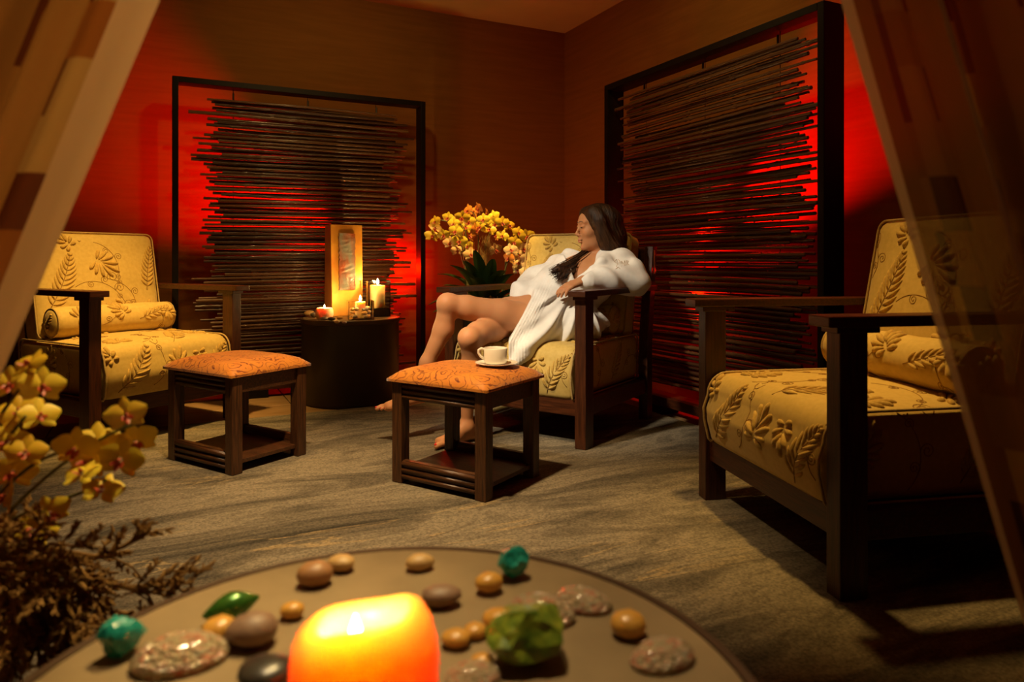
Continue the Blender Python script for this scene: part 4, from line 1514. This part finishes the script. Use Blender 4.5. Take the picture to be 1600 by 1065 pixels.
def hp(x, y, z): return HC + hf * x + hl_ * y + hu * z


HAX = [hf, hl_, hu]


def build_body():
    S = SDF((-.70, 3.08, .0), (.74, 3.98, 1.18), .004, .028)
    # trunk
    S.cone(PELV - RAX * .07, PELV + RAX * .07, .115, .115, .03)
    S.cone(PELV, WAIST, .115, .098, .04)
    S.cone(WAIST - RAX * .03, WAIST + RAX * .03, .098, .098, .04)
    S.cone(WAIST, CHEST, .10, .105, .04)
    S.cone(CHEST - RAX * .06, CHEST + RAX * .06, .105, .105, .04)
    fw = V(-.5, -.66, .50); fw /= np.linalg.norm(fw)
    for s in (-1, 1): S.ell(CHEST + RAX * .065 * s + fw * .062 - V(0, 0, .01), (.058, .058, .058), None, .035)
    S.cone(SHL - V(.02, 0, 0), SHR + V(.02, 0, 0), .052, .052, .05)
    S.cone(CHEST + V(.02, .01, .05), NECK, .085, .046, .04)
    S.cone(NECK - V(0, 0, .02), hp(-.040, 0, -.060), .046, .043, .012)
    # clavicle hint
    for s in (-1, 1): S.cone(NECK + RAX * .02 * s + fw * .045 - V(0, 0, .01), NECK + RAX * .12 * s + fw * .02 - V(0, 0, .01), .009, .007, .018)
    # head
    S.ell(hp(-.020, 0, .030), (.094, .073, .083), HAX, .02)
    S.ell(hp(.022, 0, -.024), (.060, .055, .076), HAX, .03)
    S.ell(hp(.020, 0, .045), (.059, .060, .050), HAX, .02)
    S.ell(hp(.022, 0, -.074), (.052, .044, .032), HAX, .025)
    S.ell(hp(.066, 0, -.096), (.017, .018, .014), HAX, .022)
    for s in (-1, 1):
        S.ell(hp(.052, .040 * s, -.018), (.022, .018, .018), HAX, .025)
        S.ell(hp(.090, .031 * s, .016), (.015, .016, .011), HAX, .010, sub=True)
        S.ell(hp(.0725, .030 * s, .015), (.0125, .0135, .0100), HAX, .004)
        S.cone(hp(.078, .012 * s, .036), hp(.066, .045 * s, .037), .007, .006, .012)
        S.ell(hp(.091, .0105 * s, -.0285), (.009, .0065, .0065), HAX, .006)
    S.cone(hp(.077, 0, .024), hp(.102, 0, -.019), .0058, .0072, .010)
    S.ell(hp(.1015, 0, -.022), (.0080, .0080, .0072), HAX, .006)
    S.ell(hp(.083, 0, -.044), (.010, .014, .010), HAX, .012)
    S.ell(hp(.0875, 0, -.0525), (.0095, .019, .0052), HAX, .005)
    S.ell(hp(.0855, 0, -.0645), (.0095, .016, .0062), HAX, .005)
    # arms
    S.chain([SHL, ELL_, WRL], [.048, .040, .025], .02)
    S.chain([SHR, ELR, WRR], [.048, .040, .026], .02)
    # left hand, palm down on her lap, fingers towards her right
    h = V(-.86, -.40, -.30); h /= np.linalg.norm(h)
    nb = V(-.22, -.30, .93); nb -= h * (nb @ h); nb /= np.linalg.norm(nb)
    sd = np.cross(nb, h)                          # across the knuckles
    if sd[1] < 0: sd = -sd                        # + = thumb side, towards her body
    pc = WRL + h * .045
    for q, w in ((-.024, .0125), (-.008, .0145), (.008, .0150), (.024, .0140)):
        S.cone(WRL + h * .006 + sd * q * .55, WRL + h * .088 + sd * q, .015, w * .82, .014)
    nails = []
    for q, ln, cl in ((-.0285, .056, .75), (-.0095, .070, .62), (.0095, .076, .55), (.0275, .068, .48)):
        a = WRL + h * .086 + sd * q
        b = a + (h * math.cos(.22) - nb * math.sin(.22)) * ln * .45
        c = b + (h * math.cos(cl) - nb * math.sin(cl)) * ln * .32
        d = c + (h * math.cos(cl + .35) - nb * math.sin(cl + .35)) * ln * .23
        S.chain([a, b, c, d], [.0095, .0082, .0075, .0066], .004)
        nails.append((d, nb))
    ta = WRL + h * .022 + sd * .020
    tb = ta + h * .028 + sd * .020 - nb * .004
    tcx = tb + h * .030 + sd * .004 - nb * .004
    S.chain([ta, tb, tcx, tcx + h * .020 - nb * .004], [.014, .0105, .0092, .0075], .008)
    # legs: left crossed over right
    m1 = KNL + (ANL - KNL) * .30 + V(.020, .014, 0)
    S.limb([HIPL, HIPL + (KNL - HIPL) * .4, HIPL + (KNL - HIPL) * .8, KNL, m1, KNL + (ANL - KNL) * .68, ANL],
           [.086, .073, .055, .046, .046, .032, .026], .025, .005, [(KNL + V(-.008, -.008, .004), .040)])
    m2 = KNR + (ANR - KNR) * .30 + V(.014, .024, 0)
    S.limb([HIPR, HIPR + (KNR - HIPR) * .4, HIPR + (KNR - HIPR) * .8, KNR, m2, KNR + (ANR - KNR) * .68, ANR],
           [.086, .073, .055, .046, .045, .032, .026], .025, .005, [(KNR + V(-.006, -.010, .002), .040)])
    toes = []

    def foot(an, heel, ball, up, wide, spread):
        d = (ball - heel); d = d / np.linalg.norm(d)
        S.chain([an, heel + up * .026], [.031, .026], .02)
        S.cone(an - up * .012 + d * .01, ball + up * .010 + d * .0, .030, .016, .03)
        S.cone(heel + up * .022, ball + up * .014 + wide * .012, .023, .017, .02)
        S.cone(heel + up * .022, ball + up * .014 - wide * .018, .022, .015, .02)
        for k, (q, ln, r) in enumerate(((.026, .050, .0115), (.008, .047, .0085), (-.006, .041, .008), (-.019, .034, .0075), (-.030, .026, .007))):
            a = ball + wide * q * 1.0 + up * .012 - d * (.004 + .010 * k)
            e = a + d * ln * .62 + wide * q * .12 - up * .001
            f = e + d * ln * .38 - up * .004
            S.chain([a, e, f], [r * 1.05, r * .95, r], .004)
            toes.append((f + d * r * .35, d, up, wide, r))

    # planted right foot; her big toe is on the side towards the other leg (towards -x here)
    heel = V(-.185, 3.335, .012 + .011); ball = V(-.325, 3.205, .012 + .011)
    dd = ball - heel; dd /= np.linalg.norm(dd)
    wide = np.cross(V(0, 0, 1), dd)
    foot(ANR, heel, ball, V(0, 0, 1), wide, 0)
    # hanging left foot
    heel2 = V(-.425, 3.365, .190); ball2 = V(-.575, 3.285, .168)
    d2 = ball2 - heel2; d2 /= np.linalg.norm(d2)
    up2 = V(-.22, -.18, .96); up2 -= d2 * (up2 @ d2); up2 /= np.linalg.norm(up2)
    foot(ANL, heel2, ball2, up2, -np.cross(up2, d2), 0)
    return S, toes


Sb, TOES = build_body()
woman = empty('person', (.2, 3.6, .0), 0, 'woman in a white bathrobe seated with bare legs crossed, looking down', 'person')
WOFF = Vector(woman.location)


def wlink(name, me, parent):
    """meshes modelled in room coordinates, hung on the person"""
    me.transform(Matrix.Translation(-WOFF)); me.update()
    return link(name, me, parent)


body_me = Sb.mesh('body', m_skin, 1)
body_tree = bvh_of(body_me)
del Sb
body = wlink('body', body_me, woman)


def snap_to(tree, pts, centre, off):
    out = []
    for p in pts:
        p = Vector(p); c = Vector(centre); d = (c - p).normalized()
        h = tree.ray_cast(p, d, .3)
        out.append((h[0] - d * off) if h[0] is not None else p)
    return out


HCv = HC - hf * 0.0
for s in (1, -1):
    q = snap_to(body_tree, [hp(.14, .010 * s, .041), hp(.14, .024 * s, .049), hp(.13, .042 * s, .050), hp(.115, .060 * s, .041)], HC + hu * .027, .0004)
    b = MB(); b.tube(q, [.0016, .0022, .0020, .0010], 6); wlink('eyebrow', b.mesh('eyebrow', m_brow, smooth=True), woman)
    q = snap_to(body_tree, [hp(.14, .020 * s, .0125), hp(.14, .030 * s, .0085), hp(.135, .042 * s, .0085), hp(.13, .054 * s, .013)], HC + hu * .008, .0008)
    b = MB(); b.tube(q, [.0010, .0019, .0022, .0014], 6); wlink('eyelashes', b.mesh('eyelashes', m_brow, smooth=True), woman)
for zz, w, nm in ((-.0525, .018, 'upper_lip'), (-.0645, .015, 'lower_lip')):
    q = snap_to(body_tree, [hp(.16, w * k, zz - (.0035 * abs(k) if zz > -.06 else -.005 * abs(k))) for k in (-1, -.6, -.2, .2, .6, 1)], HC + hu * (zz), -.0014)
    b = MB(); b.tube(q, [.0010, .0032, .0040, .0040, .0032, .0010], 8); wlink(nm, b.mesh(nm, m_lip, smooth=True), woman)
for (p, d, u, w, r) in TOES:
    b = MB()
    P, D, U, W_ = Vector(p), Vector(d), Vector(u), Vector(w)
    vs = [];
    bm = bmesh.new(); bmesh.ops.create_icosphere(bm, subdivisions=2, radius=1)
    for v in bm.verts:
        c = v.co
        v.co = P + U * r * .72 + D * c.x * r * .62 + W_ * c.y * r * .62 + U * c.z * r * .28
    me = bpy.data.meshes.new('toenail'); bm.to_mesh(me); bm.free(); me.materials.append(m_nail)
    me.polygons.foreach_set('use_smooth', [True] * len(me.polygons))
    wlink('toenail', me, woman)

# ---- bathrobe
Rb = SDF((-.20, 3.18, .33), (.82, 4.02, 1.0), .0045, .03)


def robe_skirt():
    # cloth round the hips, the crossed thigh and over the front of the seat
    Rb.cone(PELV - RAX * .08, PELV + RAX * .09, .135, .135, .04)
    Rb.cone(PELV, WAIST, .140, .130, .05)
    Rb.cone(HIPL, V(-.16, 3.41, .615), .125, .098, .05)
    Rb.cone(V(.04, 3.43, .56), V(-.02, 3.345, .46), .085, .050, .05)
    Rb.cone(V(.13, 3.40, .53), V(.06, 3.315, .42), .075, .035, .05)
    Rb.cone(V(-.02, 3.345, .47), V(-.03, 3.318, .385), .050, .030, .03)
    Rb.cone(V(.06, 3.315, .43), V(.02, 3.300, .385), .035, .024, .03)
    Rb.cone(V(.32, 3.46, .545), V(.10, 3.44, .55), .085, .105, .05)
    Rb.cone(V(.40, 3.56, .545), V(.32, 3.46, .545), .075, .085, .05)
    Rb.cone(V(.33, 3.60, .62), V(.18, 3.52, .62), .09, .11, .05)


robe_skirt()
X, Y, Z = Rb.grid((slice(None),) * 3)
# slanting hem: the cloth stops where the bare thigh comes out
hemd = np.maximum(.082 + .56 * (Z - .655), -.016) - X
hemd = hemd / 1.12
Rb.D = np.maximum(Rb.D, hemd - 0 * Y).astype(np.float32)
# stitched band along the hem
Rb.D += np.where((hemd < -.004) & (hemd > -.075) & (np.abs(Rb.D) < .025), .0016 * np.cos(hemd * 2 * PI / .0125), 0).astype(np.float32)
# long soft folds in the skirt
th = np.arctan2(Z - .725, X - .36 + .25 * (Y - 3.45))
rr = np.sqrt((Z - .725) ** 2 + (X - .36) ** 2)
fold = .010 * np.sin(th * 15 + 1.1 * np.sin(rr * 16) + Y * 7) * np.clip((rr - .05) / .16, 0, 1)
fold += .004 * np.sin(th * 31 + 2.0 * np.sin(rr * 13 + 1) + 1.3) * np.clip((rr - .08) / .12, 0, 1)
fold = fold * np.clip((.74 - Z) / .06, 0, 1) * np.clip((-hemd - .02) / .06, 0, 1)
Rb.D += np.where(np.abs(Rb.D) < .0285, fold, 0).astype(np.float32)
# upper part
Rb.cone(WAIST - RAX * .04, WAIST + RAX * .05, .132, .132, .04)
Rb.cone(WAIST, CHEST, .135, .130, .04)
Rb.cone(CHEST - RAX * .07, CHEST + RAX * .07, .126, .126, .04)
Rb.cone(SHL - V(.02, 0, .01), SHR + V(.02, 0, -.01), .070, .070, .05)
Rb.cone(SHL, NECK + RAX * .03 + V(.01, .03, .005), .066, .055, .04)
Rb.chain([SHL, ELL_ + V(.008, .0, -.005)], [.072, .078], .03)
Rb.chain([ELL_ + V(.012, 0, -.02), ELL_ + V(.040, .035, -.055)], [.072, .042], .03)
Rb.chain([ELL_, ELL_ + (WRL - ELL_) * .5, WRL + (ELL_ - WRL) * .10], [.084, .066, .050], .03)
Rb.chain([SHR, ELR + V(.02, 0, 0)], [.072, .072], .03)
Rb.chain([ELR + V(.02, 0, 0), WRR + V(.025, 0, 0), WRR + V(.02, -.05, -.01)], [.072, .062, .052], .03)
# cuff end of the left sleeve, cut square and hollowed
ua = (WRL - ELL_) / np.linalg.norm(WRL - ELL_)
cut = WRL - ua * .022


def cuff(Xg, Yg, Zg):
    d = (Xg - cut[0]) * ua[0] + (Yg - cut[1]) * ua[1] + (Zg - cut[2]) * ua[2]
    rad = np.sqrt(np.maximum((Xg - WRL[0]) ** 2 + (Yg - WRL[1]) ** 2 + (Zg - WRL[2]) ** 2 - ((Xg - WRL[0]) * ua[0] + (Yg - WRL[1]) * ua[1] + (Zg - WRL[2]) * ua[2]) ** 2, 0))
    return np.maximum(-d, rad - .085)


Rb.put(cuff, WRL - .06, WRL + .10, 0, sub=True)
Rb.cone(WRL - ua * .05, WRL - ua * .022, .047, .049, .008)
# sleeve and bodice creases
na = (X - SHL[0]) * .55 + (Z - SHL[2]) * .80 + (Y - SHL[1]) * .20           # across the drape from shoulder to lap
cr = .0070 * np.sin(na * 58 + 1.6 * np.sin(X * 13 + Y * 9)) * np.clip((Z - .66) / .08, 0, 1)
de = np.sqrt((X - ELL_[0] + .04) ** 2 + (Y - ELL_[1] - .03) ** 2 + (Z - ELL_[2] - .05) ** 2)
cr += .0065 * np.sin(de * 95 + 2.2 * np.sin((X + Z) * 14)) * np.exp(-(de / .13) ** 2)
Rb.D += np.where((np.abs(Rb.D) < .0285), cr, 0).astype(np.float32)


# V neck: wedge open to the front
def vneck(Xg, Yg, Zg):
    l1 = (Zg - .752) - .80 * (Xg - .305)          # above her left lapel
    l2 = (Xg - .300) + .18 * (Zg - .752)          # beside her right lapel
    d = np.minimum(l1 * .78, l2)
    d = np.minimum(d, 3.735 + .25 * (Zg - .86) - Yg)
    return -d


Rb.put(vneck, V(.20, 3.40, .74), V(.62, 3.78, 1.0), .01, sub=True)
pre = Rb.D.copy()


def robe_front(x, z):
    """first cloth surface met from the front at (x, z)"""
    i = int(round((x - Rb.lo[0]) / Rb.vox)); k = int(round((z - Rb.lo[2]) / Rb.vox))
    colm = pre[i, :, k]; w = np.where(colm < 0)[0]
    return Rb.ax[1][w[0]] if len(w) else None


def lapel(pts, r):
    out = []
    for (x, z, dx) in pts:
        y = robe_front(x + dx, z)
        if y is None: y = out[-1][1] if out else 3.6
        out.append(V(x, y + .006, z))
    for i in range(1, len(out)):
        if abs(out[i][1] - out[i - 1][1]) > .04: out[i][1] = out[i - 1][1] + .02 * np.sign(out[i][1] - out[i - 1][1])
    Rb.chain(out, [r] * len(out), .012)
    return out


LL = lapel([(.300, .740, .02), (.345, .775, .03), (.395, .818, .03), (.440, .855, .03)], .015)
lapel([(.296, .742, -.02), (.290, .775, -.03), (.283, .81, -.03), (.276, .845, -.03)], .014)
Rb.chain([LL[-1] + V(.02, .02, -.01), V(.49, 3.655, .868), SHL], [.03, .045, .066], .04)
Rb.chain([V(.50, 3.70, .880), SHL + V(0, .02, 0)], [.040, .064], .04)
Rb.chain([LL[-1], V(.498, 3.640, .892), V(.525, 3.700, .905), V(.525, 3.765, .905), V(.47, 3.81, .90)], [.015, .018, .022, .026, .026], .02)
robe_me = Rb.mesh('bathrobe', m_robe, 1)
robe_tree = bvh_of(robe_me)
del Rb, pre, X, Y, Z, th, rr, na, de, fold, cr, hemd
robe = wlink('bathrobe', robe_me, woman)
# patch pocket outline and shoulder monogram


def lay(pts, tree, off=.0008):
    out = []
    for (px, py) in pts:
        d = Vector(((px - 800) / FPX, 1, (HORIZON - py) / FPX)).normalized()
        h = tree.ray_cast(Vector((0, 0, EYE)), d, 6)
        if h[0] is not None: out.append(h[0] + h[1] * off)
    return out


for k, st_ in enumerate(([(963, 405), (960, 409), (965, 412), (963, 417)], [(966, 405), (969, 409), (966, 413)], [(971, 416), (971, 408), (974, 412), (976, 407), (976, 415)], [(978, 414), (979, 407), (982, 408), (980, 411), (983, 414)], [(962, 420), (966, 417), (969, 420)])):
    q = lay(st_, robe_tree)
    if len(q) > 1:
        b = MB(); b.tube(q, .0011, 5); o = wlink('monogram_stitch', b.mesh('monogram_stitch', m_thread), robe)

# ---- hair
Hs = SDF((.12, 3.42, .72), (.66, 3.92, 1.20), .0034, .02)
Hs.ell(hp(-.026, 0, .034), (.106, .085, .094), HAX, .02)
for s in (-1, 1):
    Hs.chain([hp(.020, .050 * s, .080), hp(.000, .076 * s, .035), hp(-.012, .080 * s, -.03), hp(-.030, .076 * s, -.09)], [.034, .030, .032, .036], .025)
Hs.chain([hp(-.07, 0, .02), hp(-.085, 0, -.06), hp(-.085, .0, -.14)], [.085, .080, .068], .03)
Hs.chain([hp(-.040, .066, -.07), hp(-.070, .070, -.12), hp(-.085, .060, -.17)], [.044, .046, .034], .03)
# far lock, brought forward over her right shoulder onto the robe
lock = [hp(.004, -.062, -.03), hp(-.012, -.058, -.10), V(.338, 3.665, .858), V(.282, 3.560, .832), V(.230, 3.490, .818), V(.196, 3.472, .800)]
locks = [[q + o_ * w for q, w in zip(lock, (.3, .6, 1, 1, 1.15, 1.5))] for o_ in (V(.002, .0, .010), V(.0, -.010, .0), V(.014, -.006, -.012), V(.024, -.004, -.022))]
# open the face
Hs.ell(hp(.094, .0, -.020), (.074, .085, .108), HAX, .006, sub=True)
Hs.ell(hp(.046, .0, -.120), (.055, .060, .070), HAX, .008, sub=True)
for i_, lk in enumerate(locks): Hs.chain(lk[(0 if i_ < 2 else 1):], ([.026, .026, .021, .017, .013, .004] if i_ < 2 else [.022, .019, .015, .010, .003]), .006)
X, Y, Z = Hs.grid((slice(None),) * 3)
lx = (X - HC[0]) * hf[0] + (Y - HC[1]) * hf[1] + (Z - HC[2]) * hf[2]
ly = (X - HC[0]) * hl_[0] + (Y - HC[1]) * hl_[1] + (Z - HC[2]) * hl_[2]
lz = (X - HC[0]) * hu[0] + (Y - HC[1]) * hu[1] + (Z - HC[2]) * hu[2]
gro = .0007 * np.sin(lx * 300 + lz * 70 + 3 * np.sin(lz * 18)) + .0006 * np.sin(lx * 170 + ly * 200 - lz * 40)
gro = np.where(lz > .05, gro * .4, gro)
Hs.D += np.where(np.abs(Hs.D) < .018, gro, 0).astype(np.float32)
hair_me = Hs.mesh('hair', m_hair, 1)
hair_tree = bvh_of(hair_me)
hair = wlink('hair', hair_me, woman)
del Hs, X, Y, Z, lx, ly, lz, gro
# loose strands
hr = random.Random(9)
b = MB()
for k in range(110):
    lk = locks[k % 4]
    j = V(hr.gauss(0, .008), hr.gauss(0, .007) - .004, hr.gauss(0, .008))
    tip = lk[-1] + V(hr.uniform(-.020, .014), hr.uniform(-.012, .006), hr.uniform(-.018, .010))
    b.tube(bez([Vector(lk[1] + j), Vector(lk[2] + j * 1.6), Vector(lk[3] + j * 1.6), Vector(lk[4] + j * 1.4), Vector(tip)], 8), [.0018, .0020, .0020, .0020, .0019, .0018, .0015, .0011, .0005], 4)
for k in range(330):
    # from the side parting over the crown and down the side and back of the head
    side = 1 if hr.random() < .72 else -1
    x0 = hr.uniform(-.085, .062)
    run = []
    wx = hr.gauss(0, .004)
    for i in range(15):
        u = i / 14
        if u < .45:
            w = u / .45 * PI * .5
            q = hp(x0 - .030 * u + wx, side * (.012 + .16 * math.sin(w)), .034 + .15 * math.cos(w))
            c = hp(x0 * .8 - .015, 0, .02)
        else:
            w = (u - .45) / .55
            q = hp(x0 - .0135 - .075 * w * (.6 + .4 * w) + wx, side * .18, .034 - .20 * w)
            c = hp(x0 * .7 - .02 - .07 * w, 0, .030 - .20 * w)
        d = Vector(c - q).normalized()
        h = hair_tree.ray_cast(Vector(q), d, .25)
        if h[0] is None or (run and (h[0] - run[-1]).length > .035): break
        run.append(h[0] - d * .0006)
    if len(run) > 4: b.tube(run, [hr.uniform(.0011, .0018)] * (len(run) - 1) + [.0004], 4)
o = wlink('loose_strands', b.mesh('loose_strands', m_hair, smooth=True), hair); o['kind'] = 'stuff'
